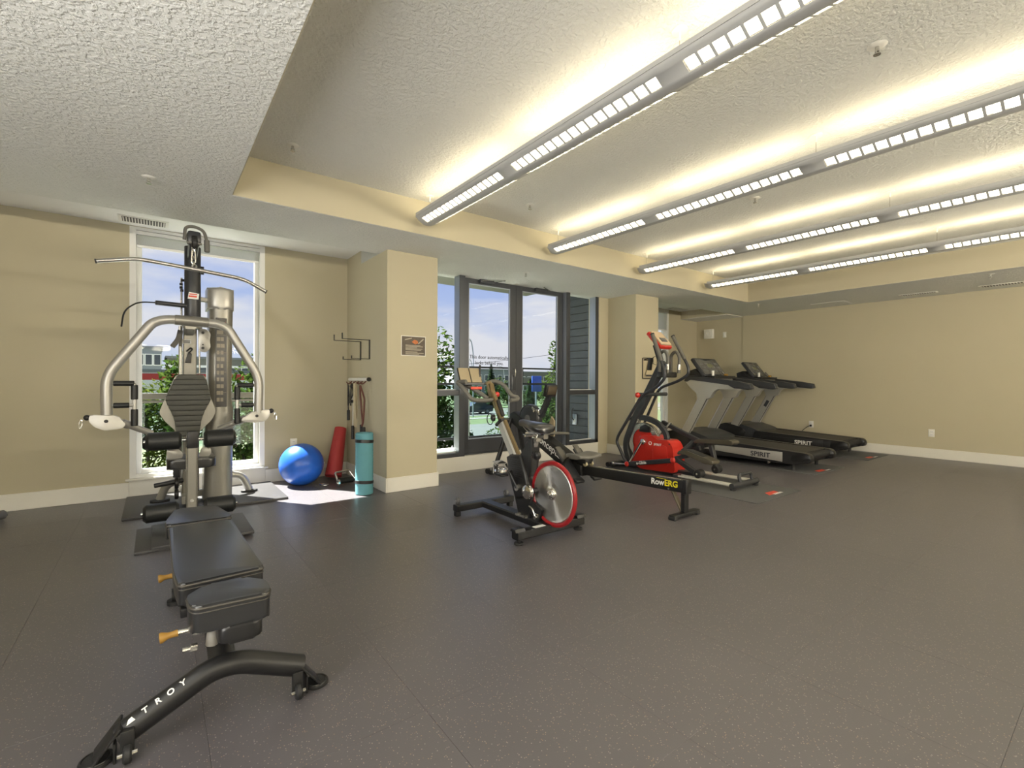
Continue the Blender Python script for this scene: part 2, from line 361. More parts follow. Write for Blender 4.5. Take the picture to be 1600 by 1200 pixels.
# windows -----------------------------------------------------------
FABRIC = glass_mat('blind_fabric_t', (0.5, 0.5, 0.5), 0.0)
def fabric():
    mt = bpy.data.materials.new('blind_fabric'); mt.use_nodes = True; nt = mt.node_tree; N = nt.nodes; L = nt.links; N.clear()
    out = N.new('ShaderNodeOutputMaterial'); df = N.new('ShaderNodeBsdfDiffuse'); df.inputs[0].default_value = (0.62, 0.63, 0.60, 1)
    tl = N.new('ShaderNodeBsdfTranslucent'); tl.inputs[0].default_value = (0.42, 0.44, 0.44, 1); tr = N.new('ShaderNodeBsdfTransparent')
    tc = N.new('ShaderNodeTexCoord'); mp = N.new('ShaderNodeMapping'); mp.inputs['Scale'].default_value = (260, 260, 40); nz = N.new('ShaderNodeTexNoise'); nz.inputs['Scale'].default_value = 1.0
    L.new(tc.outputs['Object'], mp.inputs[0]); L.new(mp.outputs[0], nz.inputs['Vector'])
    m1 = N.new('ShaderNodeMixShader'); m1.inputs[0].default_value = 0.45; L.new(df.outputs[0], m1.inputs[1]); L.new(tl.outputs[0], m1.inputs[2])
    mr = N.new('ShaderNodeMapRange'); mr.inputs['To Min'].default_value = 0.12; mr.inputs['To Max'].default_value = 0.34; L.new(nz.outputs[0], mr.inputs[0])
    m2 = N.new('ShaderNodeMixShader'); L.new(mr.outputs[0], m2.inputs[0]); L.new(m1.outputs[0], m2.inputs[1]); L.new(tr.outputs[0], m2.inputs[2]); L.new(m2.outputs[0], out.inputs[0]); return mt
FAB = fabric()
def window(name, h, blind_z, lab_blind, latch=True):
    a, b, c, d = h; w = struct(name, WHITE, bx(a, a+.05, YW+.0, YW+TW, c, d), bx(b-.05, b, YW+.0, YW+TW, c, d), bx(a+.05, b-.05, YW, YW+TW, c, c+.03), bx(a+.05, b-.05, YW, YW+TW, d-.03, d))
    f0, f1 = YW+.055, YW+.115
    part(w, 'sash', WHITE, bx(a+.05, a+.095, f0, f1, c+.03, d-.03, .004), bx(b-.095, b-.05, f0, f1, c+.03, d-.03, .004), bx(a+.095, b-.095, f0, f1, c+.03, c+.072, .004), bx(a+.095, b-.095, f0, f1, d-.072, d-.03, .004))
    part(w, 'pane', GLASS, bx(a+.09, b-.09, f0+.025, f0+.031, c+.068, d-.068), smooth=0)
    part(w, 'window_sill', TRIM, bx(a-.03, b+.03, YW-.05, YW+.02, c-.022, c, .004))
    if latch: part(w, 'latch', WHITE, bx(a+.062, a+.085, f0-.02, f0, 0.62, 0.72, .004))
    r = thing('roller_blind', lab_blind, 'blind', ((a+b)/2, YW+.02, blind_z))
    part(r, 'cassette', WHITE, bx(a+.012, b-.012, YW+.004, YW+.048, d-.068, d-.032, .006))
    part(r, 'blind_fabric', FAB, bx(a+.055, b-.055, YW+.024, YW+.0255, blind_z+.01, d-.06), smooth=0)
    part(r, 'hem_bar', WHITE, bx(a+.055, b-.055, YW+.018, YW+.032, blind_z-.012, blind_z+.012, .004))
    part(r, 'chain', WHITE, gtube([(b-.03, YW+.03, d-.07), (b-.03, YW+.03, 1.35)], 0.0025, 6))
window('window_1', W1, 2.46, 'roller blind rolled up to a short strip above the multi-gym')
window('window_2', W2, 2.22, 'grey roller blind in the narrow window behind the far pillar')

# glazed door wall ----------------------------------------------------
dw = struct('door_1', FRAME, bx(2.475, 5.64, YD, YD+.14, 2.545, 2.60), bx(2.475, 3.085, YD, YD+.14, 0.188, 0.235), bx(5.02, 5.64, YD, YD+.14, 0.188, 0.235), bx(3.165, 4.95, YD+.06, YD+.14, 0.188, 0.2))
for (x0, x1) in ((2.475, 2.525), (3.085, 3.165), (4.945, 5.015), (5.575, 5.64)):
    part(dw, 'mullion', FRAME, bx(x0, x1, YD, YD+.012, 0.188, 2.56, .002), smooth=0)
    part(dw, 'mullion_side', ALU_SKY, bx(x0+.003, x1-.003, YD+.012, YD+.14, 0.188, 2.56), smooth=0)  # side of the bronze mullion, sky reflection put into its colour
for (x0, x1, zz) in ((2.525, 3.085, 1.0), (5.015, 5.575, 0.985)):
    part(dw, 'mid_rail', FRAME, bx(x0, x1, YD+.01, YD+.13, zz-.035, zz+.035, .003), smooth=0)
    part(dw, 'pane', GLASS, bx(x0, x1, YD+.105, YD+.111, 0.235, zz-.035), smooth=0)
    part(dw, 'pane', GLASS, bx(x0, x1, YD+.105, YD+.111, zz+.035, 2.545), smooth=0)
    part(dw, 'glazing_bead', WHITE, bx(x0, x1, YD+.085, YD+.104, 0.235, 0.247), bx(x0, x1, YD+.085, YD+.104, zz+.035, zz+.043), smooth=0)
part(dw, 'header', FRAME, bx(3.165, 4.945, YD+.06, YD+.14, 2.51, 2.56), smooth=0)
LY0, LY1 = YD+.085, YD+.13
def leaf(x0, x1, hinge_left):
    lf = part(dw, 'door_leaf', FRAME, bx(x0, x0+.105, LY0, LY1, 0.203, 2.508, .003), bx(x1-.105, x1, LY0, LY1, 0.203, 2.508, .003), bx(x0+.105, x1-.105, LY0, LY1, 2.43, 2.508), bx(x0+.105, x1-.105, LY0, LY1, 0.203, 0.385), smooth=0)
    part(lf, 'pane', GLASS, bx(x0+.105, x1-.105, LY0+.02, LY0+.026, 0.385, 2.43), smooth=0)
    part(lf, 'glazing_bead', ALU_SKY, bx(x0+.105, x0+.115, LY0+.004, LY0+.02, .385, 2.43), bx(x1-.115, x1-.105, LY0+.004, LY0+.02, .385, 2.43), bx(x0+.115, x1-.115, LY0+.004, LY0+.02, .385, .395), bx(x0+.115, x1-.115, LY0+.004, LY0+.02, 2.42, 2.43), smooth=0)
    return lf
l1 = leaf(3.168, 4.052, True); l2 = leaf(4.056, 4.942, False)
part(l1, 'lock_plate', FRAME, bx(3.965, 4.035, LY0-.012, LY0, 1.02, 1.24, .006)); part(l1, 'handle', STEEL, gtube([(4.0, LY0-.01, 1.22), (4.0, LY0-.055, 1.22), (4.0, LY0-.055, 1.32), (4.0, LY0-.01, 1.32)], .007, 8, .02))
part(l1, 'lettering', INKD, gtext('This door automatically', 0.066, (3.61, LY0+.012, 1.468), (1, 0, 0), (0, 0, 1), .0008, bold=.0006), gtext('locks behind you.', 0.066, (3.61, LY0+.012, 1.392), (1, 0, 0), (0, 0, 1), .0008, bold=.0006), smooth=0)
for lf, xa, xb in ((l1, 3.45, 3.72), (l2, 4.66, 4.40)):
    part(lf, 'door_closer', FRAME, bx(min(xa, xb)-.03, max(xa, xb)-.08, LY0-.05, LY0, 2.445, 2.495, .006), smooth=0)
    part(lf, 'closer_arm', STEEL, gbar([(xa, LY0-.045, 2.475), (xb, LY0-.19, 2.478)], .018, .006), gbar([(xb, LY0-.19, 2.484), ((xa+xb)/2+.1, LY0-.01, 2.486)], .018, .006))

# ================================================================== LIGHT FIXTURES
CELLM = mat('lamp_cell', (0.9, 0.9, 0.88), 0.5, emit=LAMP_CELL, ecol=(1.0, 0.86, 0.60))
CELLT = mat('lamp_cell_top', (0.9, 0.9, 0.88), 0.5, emit=LAMP_CELL*0.45, ecol=(1.0, 0.88, 0.66))
FIXM = mat('fixture_paint', (0.43, 0.435, 0.43), 0.45, noise=0.02)
HW, SI, SO, ARC = 0.125, 0.036, 0.092, 0.062
GAPS = [2.59, 1.31, 0.03]; YE0, YE1 = 3.952, -1.34
def arcz(x): return ARC*(x/HW)**2
NC = 17
def cell_mesh():
    pitch = 1.16/NC; hy = pitch/2-.0066; x0, x1 = SI+.001, SO-.001; vs = []; z = .036
    def rg(xa, xb, yh, zf): return [V((xa, -yh, zf(xa))), V((xb, -yh, zf(xb))), V((xb, yh, zf(xb))), V((xa, yh, zf(xa)))]
    lo = rg(x0, x1, hy, lambda x: arcz(x)+.006); hi = rg(x0+.016, x1-.016, hy-.014, lambda x: arcz(x)+z)
    me = bpy.data.meshes.new('louvre_cell'); me.from_pydata([tuple(p) for p in lo+hi], [], [[0, 1, 5, 4], [1, 2, 6, 5], [2, 3, 7, 6], [3, 0, 4, 7], [4, 5, 6, 7]])
    me.materials.append(CELLM); me.materials.append(CELLT); me.polygons[4].material_index = 1; return me
def mirror_mesh(me):
    m2 = me.copy()
    for v in m2.vertices: v.co.x = -v.co.x
    m2.flip_normals(); return m2
def blade_mesh(s):
    g = [V((s*x, y, arcz(x)-.0005)) for x, y in ((SI, -.0068), (SO, -.0068), (SO, .0068), (SI, .0068))]; h = [q+V((0, 0, .03)) for q in g]
    me = mesh_of('louvre_blade', [(g+h, [[0, 1, 2, 3], [4, 7, 6, 5], [0, 4, 5, 1], [1, 5, 6, 2], [2, 6, 7, 3], [3, 7, 4, 0]])], smooth=0); me.materials.append(FIXM); return me
BLADE_R = blade_mesh(1); BLADE_L = blade_mesh(-1)
CELL_R = cell_mesh(); CELL_L = mirror_mesh(CELL_R)
MODS = [(3.82, 2.66), (2.52, 1.38), (1.24, 0.10), (-0.04, -1.18)]
def fixture(x, zb, lab):
    f = thing('linear_pendant_light', lab, 'light', (x, (YE0+YE1)/2, zb), 'linear pendant lights in the ceiling tray')
    # stations along y
    ys = []
    for e, s in ((YE0, -1), (YE1, 1)):
        for t in (0, .008, .02, .04, .065, .09): ys.append((e+s*t, 0.45+0.55*math.sin(min(1, t/.09)*math.pi/2)))
    for a, b in MODS: ys += [(a, 1.0), (b, 1.0)]
    ys.sort(key=lambda t: -t[0])
    xsn = [-HW, -.11, -SO, -SI, -.018, 0, .018, SI, SO, .11, HW]
    vs = []; fs = []; k = len(xsn)
    for (y, s) in ys:
        lift = (1-s)*.05
        for xx in xsn: vs.append(V((x+xx*s, y, zb+arcz(xx)+lift)))
    for i in range(len(ys)-1):
        ym = (ys[i][0]+ys[i+1][0])/2; inmod = any(b < ym < a for a, b in MODS)
        for j in range(k-1):
            if inmod and (xsn[j], xsn[j+1]) in ((-SO, -SI), (SI, SO)): continue
            fs.append([i*k+j, i*k+j+1, (i+1)*k+j+1, (i+1)*k+j])
    body = part(f, 'housing', FIXM, (vs, fs), smooth=40, recalc=False)
    sol = body.modifiers.new('thick', 'SOLIDIFY'); sol.thickness = 0.003; sol.offset = 1 if False else -1
    lip = zb+ARC
    part(f, 'rim', FIXM, bx(x-HW-.002, x-HW+.004, YE1+.09, YE0-.09, lip-.002, lip+.022), bx(x+HW-.004, x+HW+.002, YE1+.09, YE0-.09, lip-.002, lip+.022), smooth=0)
    for mi, (a, b) in enumerate(MODS):
        p = (a-b)/NC
        for i in range(NC):
            for me, bl in ((CELL_R, BLADE_R), (CELL_L, BLADE_L)):
                o = inst(f, 'louvre_cell', me, (x, a-p*(i+.5), zb)); o.scale = (1, p/(1.16/NC), 1)
                if i: inst(f, 'louvre_blade', bl, (x, a-p*i, zb))
        for sg_ in (-1, 1):      # a bat-wing uplight: two lamp rows tilted away from the centre line
            ld = bpy.data.lights.new('tube_lamp', 'AREA'); ld.shape = 'RECTANGLE'; ld.size = 0.07; ld.size_y = a-b; ld.energy = LAMP_UP; ld.color = LAMP_COL
            lo = bpy.data.objects.new('tube_lamp', ld); COL.objects.link(lo); lo.parent = f; lo.location = (sg_*.045, (a+b)/2-(YE0+YE1)/2, .075); lo.rotation_euler = (math.pi, math.radians(-sg_*42), 0)
    for yw in (3.84, 1.315, -1.22):
        part(f, 'hanger', STEEL, gcyl((x, yw, zb+.02), (x, yw, ZT), .0022, 6)); part(f, 'hanger_canopy', PLATEW, glathe([(0, -.004), (.016, -.004), (.036, 0), (.0365, .008), (0, .008)], (x, yw, ZT-.008), (0, 0, 1), 20), gcyl((x, yw, ZT-.05), (x, yw, ZT-.008), .006, 8))
    return f
LAB = ['long grey louvred pendant light hanging nearest the multi-gym corner of the tray', 'long grey louvred pendant light over the spin bike and rower, second from the multi-gym',
       'long grey louvred pendant light third from the multi-gym, over the elliptical', 'long grey louvred pendant light hanging nearest the treadmill wall']
for i, x in enumerate((1.965, 3.515, 5.055, 6.62)): fixture(x, 2.545, LAB[i])

# added fill lights, out of view, to brighten the room from behind the camera
FILL = mat('fill_light_diffuser', (0.9, 0.9, 0.88), 0.5, emit=4.0, ecol=(1.0, 0.965, 0.90))
def added_fill_light(c, n, length, lab, power, wc, tilt):
    c = V(c); nv = V(n); side = V((0, 0, 1)).cross(nv); R = Matrix((side, nv, V((0, 0, 1)))).transposed()
    w = thing('added_fill_light', lab, 'light', c)
    part(w, 'light_body', FIXM, gbox(c+nv*.03, (length, .06, .10), .008, R)); part(w, 'diffuser', FILL, gbox(c+nv*.063, (length-.04, .006, .07), .002, R))
    ld = bpy.data.lights.new('added_fill_lamp', 'AREA'); ld.shape = 'RECTANGLE'; ld.size = length-.04; ld.size_y = .2; ld.energy = power; ld.color = wc
    lo = bpy.data.objects.new('added_fill_lamp', ld); COL.objects.link(lo); lo.parent = w; lo.location = nv*.08; d = (nv+V((0, 0, tilt))).normalized(); lo.rotation_euler = d.to_track_quat('-Z', 'Z').to_euler()
added_fill_light((XL, 0.6, 1.95), (1, 0, 0), 4.2, 'added unseen fill light on the left wall', 150, (1.0, 0.97, 0.93), 1.1)
added_fill_light((-0.2, YN, 1.95), (0, 1, 0), 4.2, 'added unseen fill light on the near wall behind the bench', 80, (1.0, 0.90, 0.70), .7)
added_fill_light((5.5, YN, 1.95), (0, 1, 0), 4.2, 'added unseen fill light on the near wall facing the machines', 215, (1.0, 0.91, 0.74), 1.0)

# ================================================================== CEILING AND WALL FITTINGS
def sprinkler(x, y, z, lab):
    s = thing('fire_sprinkler', lab, 'sprinkler', (x, y, z), 'fire sprinklers')
    part(s, 'escutcheon', PLATEW, glathe([(0, -.006), (.022, -.007), (.04, -.002), (.042, 0), (0, 0)], (x, y, z), (0, 0, 1), 20))
    part(s, 'sprinkler_head', STEEL, gcyl((x, y, z-.03), (x, y, z-.005), .009, 10), gcyl((x, y, z-.045), (x, y, z-.041), .016, 12), gbox((x-.009, y, z-.033), (.004, .006, .022)), gbox((x+.009, y, z-.033), (.004, .006, .022)))
sprinkler(-0.031, 3.973, ZS, 'small white fire sprinkler on the soffit in front of the multi-gym')
sprinkler(0.774, 3.60, ZT, 'small white fire sprinkler inside the tray beside the beige tray face')
sprinkler(2.80, 3.45, ZT, 'small white fire sprinkler between the first two pendant lights')
sprinkler(4.284, 2.09, ZT, 'small fire sprinkler between the second and third pendant lights')
sprinkler(2.821, 0.79, ZT, 'small fire sprinkler close to the open end between the first two pendant lights')
sprinkler(8.238, 3.95, ZS, 'small fire sprinkler on the soffit at the inner corner of the tray')
sprinkler(8.17, 1.12, ZS, 'small fire sprinkler on the soffit beside the long right wall')
sprinkler(3.661, 4.584, ZS, 'small fire sprinkler on the soffit above the glazed doors')
sprinkler(0.6, 5.2, ZP, 'tiny fire sprinkler in the smooth pocket above the tall window')
def grille(x0, x1, y0, y1, z, n, along, lab):
    g = thing('air_grille', lab, 'vent', ((x0+x1)/2, (y0+y1)/2, z), None)
    part(g, 'grille_frame', PLATEW, bx(x0, x1, y0, y1, z-.006, z-.0005, .002))
    m_ = .028; part(g, 'grille_slot', PLATED, bx(x0+m_, x1-m_, y0+m_, y1-m_, z-.0085, z-.006), smooth=0)
    for i in range(n):
        t = (i+.5)/n
        if along == 'x': b = bx(x0+m_+(x1-x0-2*m_)*t-.004, x0+m_+(x1-x0-2*m_)*t+.004, y0+m_, y1-m_, z-.013, z-.006)
        else: b = bx(x0+m_, x1-m_, y0+m_+(y1-y0-2*m_)*t-.004, y0+m_+(y1-y0-2*m_)*t+.004, z-.013, z-.006)
        part(g, 'grille_slat', PLATEW, b, smooth=0)
grille(-0.27, 0.11, 5.57, 5.79, ZP, 15, 'x', 'white air grille with a row of slots above the tall window')
grille(8.27, 8.78, 5.62, 5.80, ZP, 16, 'x', 'pale air grille in the ceiling pocket of the far alcove')
grille(9.06, 9.20, 1.80, 2.24, ZS, 14, 'y', 'narrow air grille on the soffit between the hatch and the other grille')
grille(9.06, 9.22, 0.90, 1.36, ZS, 14, 'y', 'narrow air grille on the right soffit closest to the sprinkler')
hz = thing('access_hatch', 'flat square ceiling access hatch on the soffit over the treadmills', 'hatch', (9.18, 3.16, ZS))
part(hz, 'hatch_frame', PLATEW, bx(8.95, 9.41, 2.92, 3.42, ZS-.004, ZS-.0005, .002)); part(hz, 'hatch_door', CEIL, bx(8.975, 9.385, 2.945, 3.395, ZS-.0065, ZS-.004), smooth=0)
def outlet(c, n, lab, cat='outlet', switch=False):
    c = V(c); nv = V(n); side = V((0, 0, 1)).cross(nv); R = Matrix((side, nv, V((0, 0, 1)))).transposed()
    o = thing('light_switch' if switch else 'wall_outlet', lab, cat, c)
    part(o, 'cover_plate', PLATEW, gbox(c+nv*.003, (.075, .006, .118), .002, R))
    if switch: part(o, 'switch_paddle', WHITE, gbox(c+nv*.008, (.034, .006, .066), .002, R))
    else:
        for dz in (-.022, .022):
            s = part(o, 'socket', WHITE, gbox(c+nv*.0075+V((0, 0, dz)), (.034, .004, .03), .001, R))
            part(s, 'slot', PLATED, gbox(c+nv*.0098+side*.007+V((0, 0, dz)), (.003, .001, .011), 0, R), gbox(c+nv*.0098-side*.007+V((0, 0, dz)), (.003, .001, .011), 0, R), smooth=0)
    return o
outlet((XR, 1.935, .385), (-1, 0, 0), 'white wall outlet low on the bare stretch of the long right wall')
oc = outlet((XR, 3.607, .395), (-1, 0, 0), 'white wall outlet with a black plug behind the far treadmill')
outlet((1.287, YW, .416), (0, -1, 0), 'white wall outlet just above the blue exercise ball')
outlet((XR+.015, 5.27, 2.147), (-1, 0, 0), 'white switch plate high on the wall beside the square alarm box', 'switch', True)
cb = thing('power_cord', 'thin black power cord hanging from the outlet behind the far treadmill', 'cord', (XR-.03, 3.62, .37))
part(cb, 'plug', BLACKP, bx(XR-.04, XR-.0105, 3.592, 3.622, .355, .39, .005)); part(cb, 'cable', BLACKP, gtube([(XR-.04, 3.607, .372), (XR-.08, 3.63, .36), (XR-.1, 3.72, .28), (XR-.12, 3.85, .05), (XR-.2, 4.0, .008)], .006, 8, .08))
al = thing('alarm_box', 'square white alarm speaker box high in the far corner', 'alarm', (XR+.015, 5.6, 2.18))
part(al, 'alarm_body', PLATEW, bx(XR-.06, XR+.0148, 5.50, 5.70, 2.085, 2.285, .008)); part(al, 'alarm_ring', WHITE, gtorus((XR-.061, 5.6, 2.185), (1, 0, 0), .062, .006, 28, 6)); part(al, 'alarm_cone', WHITE, gcyl((XR-.066, 5.6, 2.185), (XR-.058, 5.6, 2.185), .03, 20))
# rules board on the near pillar
POSTER = mat('poster_dark', (0.075, 0.055, 0.035), 0.5, noise=0.5, nscale=24)
POSTL = mat('poster_lines', (0.36, 0.32, 0.25), 0.55, noise=0.1); POSTO = mat('poster_orange', (0.50, 0.14, 0.03), 0.55, noise=0.5, nscale=60)
ps = thing('rules_poster', 'small dark landscape rules poster on the front of the beige pillar', 'poster', (2.19, YP, 1.41))
part(ps, 'poster_board', PLATEW, bx(2.052, 2.332, YP-.004, YP-.0003, 1.413, 1.623)); part(ps, 'poster_print', POSTER, bx(2.058, 2.326, YP-.0052, YP-.004, 1.419, 1.617), smooth=0)
part(ps, 'poster_picture', POSTO, gprism([(2.17, 1.56), (2.2, 1.585), (2.235, 1.575), (2.245, 1.55), (2.21, 1.535)], 'y', YP-.006, YP-.0052), smooth=0)
part(ps, 'poster_picture', POSTL, gprism([(2.24, 1.545), (2.30, 1.60), (2.31, 1.592), (2.25, 1.54)], 'y', YP-.006, YP-.0052), gprism([(2.09, 1.585), (2.17, 1.605), (2.172, 1.596), (2.095, 1.576)], 'y', YP-.006, YP-.0052), smooth=0)
for i, z in enumerate((1.525, 1.513, 1.500, 1.488, 1.476, 1.455, 1.443, 1.432)):
    part(ps, 'text_line', POSTL, bx(2.10, 2.27+.04*math.sin(i*2.3), YP-.006, YP-.0052, z-.0035, z+.0035), smooth=0)
# workout card rack on the far pillar
ck = thing('card_rack', 'black wire wall rack holding a tilted workout card on the far pillar', 'rack', (6.2, YP, 1.2))
part(ck, 'wire_frame', BLACK, gtube([(6.02, YP-.012, 1.205), (6.02, YP-.012, 1.52), (6.10, YP-.06, 1.52), (6.16, YP-.10, 1.50), (6.16, YP-.10, 1.46)], .007, 8, .01), gtube([(6.02, YP-.012, 1.205), (6.40, YP-.012, 1.205), (6.40, YP-.012, 1.52)], .007, 8, .01), gtube([(6.16, YP-.10, 1.53), (6.16, YP-.10, 1.43), (6.26, YP-.10, 1.41), (6.26, YP-.10, 1.56), (6.16, YP-.10, 1.53)], .006, 8))
part(ck, 'card', TAN, gprism([(6.06, 1.24), (6.14, 1.46), (6.42, 1.47), (6.40, 1.24)], 'y', YP-.035, YP-.03)); part(ck, 'card_strip', INKD, bx(6.07, 6.39, YP-.04, YP-.034, 1.235, 1.262), smooth=0); part(ck, 'back_plate', TAN, bx(6.02, 6.42, YP-.01, YP-.0005, 1.195, 1.52, .003))

# ================================================================== CORNER BY THE PILLAR
def hook(y, lab):
    h = thing('wall_hook', lab, 'hook', (1.9, y, 1.49), 'black steel bracket hooks on the pillar')
    part(h, 'wall_plate', BLACK, bx(1.8945, 1.8998, y-.018, y+.018, 1.385, 1.60, .001), smooth=0)
    part(h, 'upper_arm', BLACK, gbar([(1.896, y, 1.597), (1.60, y, 1.597), (1.60, y, 1.66)], .006, .03, (0, 1, 0), .004, .001), smooth=0)
    part(h, 'lower_arm', BLACK, gbar([(1.896, y, 1.388), (1.70, y, 1.388), (1.70, y, 1.42)], .006, .03, (0, 1, 0), .004, .001), smooth=0)
    for z in (1.44, 1.55): part(h, 'screw', STEEL, gcyl((1.8915, y, z), (1.8948, y, z), .005, 10))
hook(5.425, 'black steel bracket hook on the pillar side, deeper in the corner'); hook(5.14, 'black steel bracket hook on the pillar side, closer to the pillar edge')
rk = thing('band_rack', 'white rail with small hooks for exercise bands on the pillar side', 'rack', (1.9, 5.4, 1.15))
part(rk, 'rail', PLATEW, gcyl((1.872, 5.72, 1.163), (1.872, 5.10, 1.163), .02, 16)); part(rk, 'end_cap', BLACKP, gcyl((1.872, 5.10, 1.163), (1.872, 5.082, 1.163), .022, 16)); part(rk, 'rail_back', PLATEW, bx(1.876, 1.8998, 5.12, 5.70, 1.145, 1.18, .002))
HK = [5.62, 5.50, 5.38, 5.27, 5.16]
for y in HK: part(rk, 'peg', BROWN, gtube([(1.87, y, 1.145), (1.84, y, 1.115), (1.815, y, 1.11), (1.80, y, 1.135)], .006, 8, .015))
def band(lab, mt, pts, r, handle=None, fr=.03):
    b = thing('exercise_band', lab, 'band', pts[0]); part(b, 'band_cord', mt, gtube(pts, r, 8, fr))
    if handle: part(b, 'band_handle', FOAM, *[gcyl(p, q, .018, 14, bev=.004) for p, q in handle])
band('black tube band looped on the rack with a foam handle dangling', RUBBER, [(1.82, 5.63, 1.12), (1.84, 5.67, 1.0), (1.83, 5.66, .88), (1.82, 5.62, .84), (1.83, 5.60, .95), (1.82, 5.62, 1.11), (1.825, 5.645, .95), (1.83, 5.64, .80)], .006, [((1.83, 5.64, .80), (1.83, 5.64, .68))])
band('tangled black cord with plastic clips hanging mid rack', RUBBER, [(1.815, 5.50, 1.12), (1.83, 5.55, 1.02), (1.81, 5.49, .93), (1.83, 5.47, 1.0), (1.82, 5.49, 1.11), (1.80, 5.46, 1.05), (1.82, 5.53, .86)], .007, [((1.82, 5.55, .90), (1.82, 5.47, .91)), ((1.82, 5.52, 1.08), (1.82, 5.45, 1.10))])
band('thin pale grey skipping cord hanging straight with a black handle', PLATEW, [(1.86, 5.575, 1.14), (1.862, 5.575, .8), (1.86, 5.575, .62)], .005, [((1.86, 5.575, .62), (1.86, 5.575, .46))])
bt = thing('stretch_strap', 'wide tan stretching strap folded over the rack', 'strap', (1.83, 5.36, 1.1)); part(bt, 'strap_web', TAN, gbar([(1.82, 5.38, 1.12), (1.835, 5.38, .9), (1.83, 5.39, .62)], .075, .012, (1, 0, 0), .02), gbar([(1.812, 5.38, 1.12), (1.81, 5.36, .86), (1.815, 5.36, .72)], .07, .01, (1, 0, 0), .02))
band('dark red loop band hanging closest to the rack end', BROWN, [(1.80, 5.16, 1.095), (1.82, 5.20, .95), (1.84, 5.19, .68), (1.82, 5.16, .64), (1.82, 5.11, .70), (1.83, 5.10, .95), (1.80, 5.15, 1.095)], .010, [((1.83, 5.20, .66), (1.83, 5.20, .50)), ((1.825, 5.11, .64), (1.825, 5.11, .49))])
BALL = mat('ball_blue', (0.018, 0.11, 0.52), 0.3, noise=0.12, nscale=6, spec=0.5)
def ball_geo():
    v, f = gball((0, 0, 0), .228, 48)
    out = []
    for p in v:
        d = p.normalized(); lat = math.asin(max(-1, min(1, d.dot(V((.5, -.5, .3)).normalized()))))
        out.append(p*(1+.0035*math.sin(lat*38)) + V((1.29, 5.545, .226)))
    return out, f
eb = thing('exercise_ball', 'glossy blue ridged exercise ball beside the tall window', 'ball', (1.29, 5.545, 0))
part(eb, 'ball_skin', BALL, ball_geo(), smooth=60); part(eb, 'valve_plug', PLATEW, gcyl((1.505, 5.47, .235), (1.512, 5.468, .235), .008, 10))
REDMAT = mat('red_foam', (0.36, 0.028, 0.028), 0.6, noise=0.12, nscale=14, bump=0.2, bscale=90)
def roll_geo(base, top, r0, r1, turns=4.2, th=.012):
    base = V(base); top = V(top); n = 110; pr = []
    for i in range(n+1):
        t = i/n; a = t*turns*2*math.pi; pr.append((a, .02+(r0-.02)*t))
    ax = (top-base).normalized(); u = ax.orthogonal().normalized(); w = ax.cross(u); vs = []; fs = []
    for e, sc in ((base, 1.0), (top, r1/r0)):
        for a, r in pr:
            for rr in (r, r-th*.82): vs.append(e + (u*math.cos(a)+w*math.sin(a))*max(rr, .006)*sc)
    k = 2*(n+1)
    for i in range(n):
        a = 2*i; fs += [[a, a+2, k+a+2, k+a], [a+1, k+a+1, k+a+3, a+3], [a, a+1, a+3, a+2], [k+a, k+a+2, k+a+3, k+a+1]]
    fs += [[0, k, k+1, 1], [2*n, 2*n+1, k+2*n+1, k+2*n]]
    return vs, fs
rm = thing('exercise_mat', 'red rolled exercise mat leaning into the corner', 'mat', (1.67, 5.62, 0)); part(rm, 'mat_roll', REDMAT, roll_geo((1.645, 5.615, .046), (1.785, 5.795, .575), .106, .076), smooth=50)
TEAL = mat('teal_foam', (0.10, 0.29, 0.34), 0.65, noise=0.08, nscale=20, bump=0.25, bscale=70)
tmx = thing('exercise_mat', 'teal rolled exercise mat with two black straps standing by the pillar', 'mat', (1.70, 4.74, 0))
def ribbed():
    v, f = gcyl((0, 0, 0), (0, 0, 1), 1, 28)
    pr = [(0.0, .002), (.078, .002)]
    for i in range(41): z = .006+.608*i/40; pr.append((.086+(.0022 if i % 2 else 0), z))
    pr += [(.078, .622), (.055, .622), (.053, .612), (.045, .622), (.03, .622), (.028, .612), (0, .618)]
    return glathe(pr, (1.70, 4.74, 0), (0, 0, 1), 32)
part(tmx, 'mat_roll', TEAL, ribbed(), smooth=50)
for z in (.535, .125): part(tmx, 'strap', BLACKP, glathe([(.0885, -.016), (.0915, -.014), (.0915, .014), (.0885, .016)], (1.70, 4.74, z), (.08, .05, 1), 32))
pu = thing('ab_roller_frame', 'chrome bar frame with round end discs lying by the mats', 'exercise tool', (1.66, 5.25, 0))
part(pu, 'bar_frame', CHROME, gtube([(1.58, 5.20, .045), (1.56, 5.25, .15), (1.72, 5.28, .16), (1.79, 5.24, .045)], .011, 10, .02))
for x, y in ((1.58, 5.19), (1.785, 5.22)):
    w = part(pu, 'disc', CHROME, gcyl((x-.012, y, .045), (x+.012, y, .045), .043, 22, bev=.004)); part(w, 'axle_bolt', STEEL, gcyl((x-.02, y, .045), (x-.012, y, .045), .012, 10))
part(pu, 'grip', FOAM, gcyl((1.60, 5.26, .05), (1.77, 5.28, .05), .032, 16, bev=.008)); part(pu, 'clip', STEEL, gtube([(1.49, 5.30, .012), (1.45, 5.32, .012), (1.43, 5.37, .02), (1.47, 5.38, .012), (1.52, 5.33, .012)], .008, 8, .02))
dbx = thing('barbell_end', 'end of a grey steel bar lying by the baseboard under the bare wall', 'bar', (-1.12, 5.5, 0))
part(dbx, 'bar_sleeve', GREYP, gcyl((-1.28, 5.32, .04), (-.985, 5.60, .04), .036, 20, bev=.004)); part(dbx, 'bar_tip', STEEL, gcyl((-.985, 5.60, .04), (-.978, 5.607, .04), .024, 16))

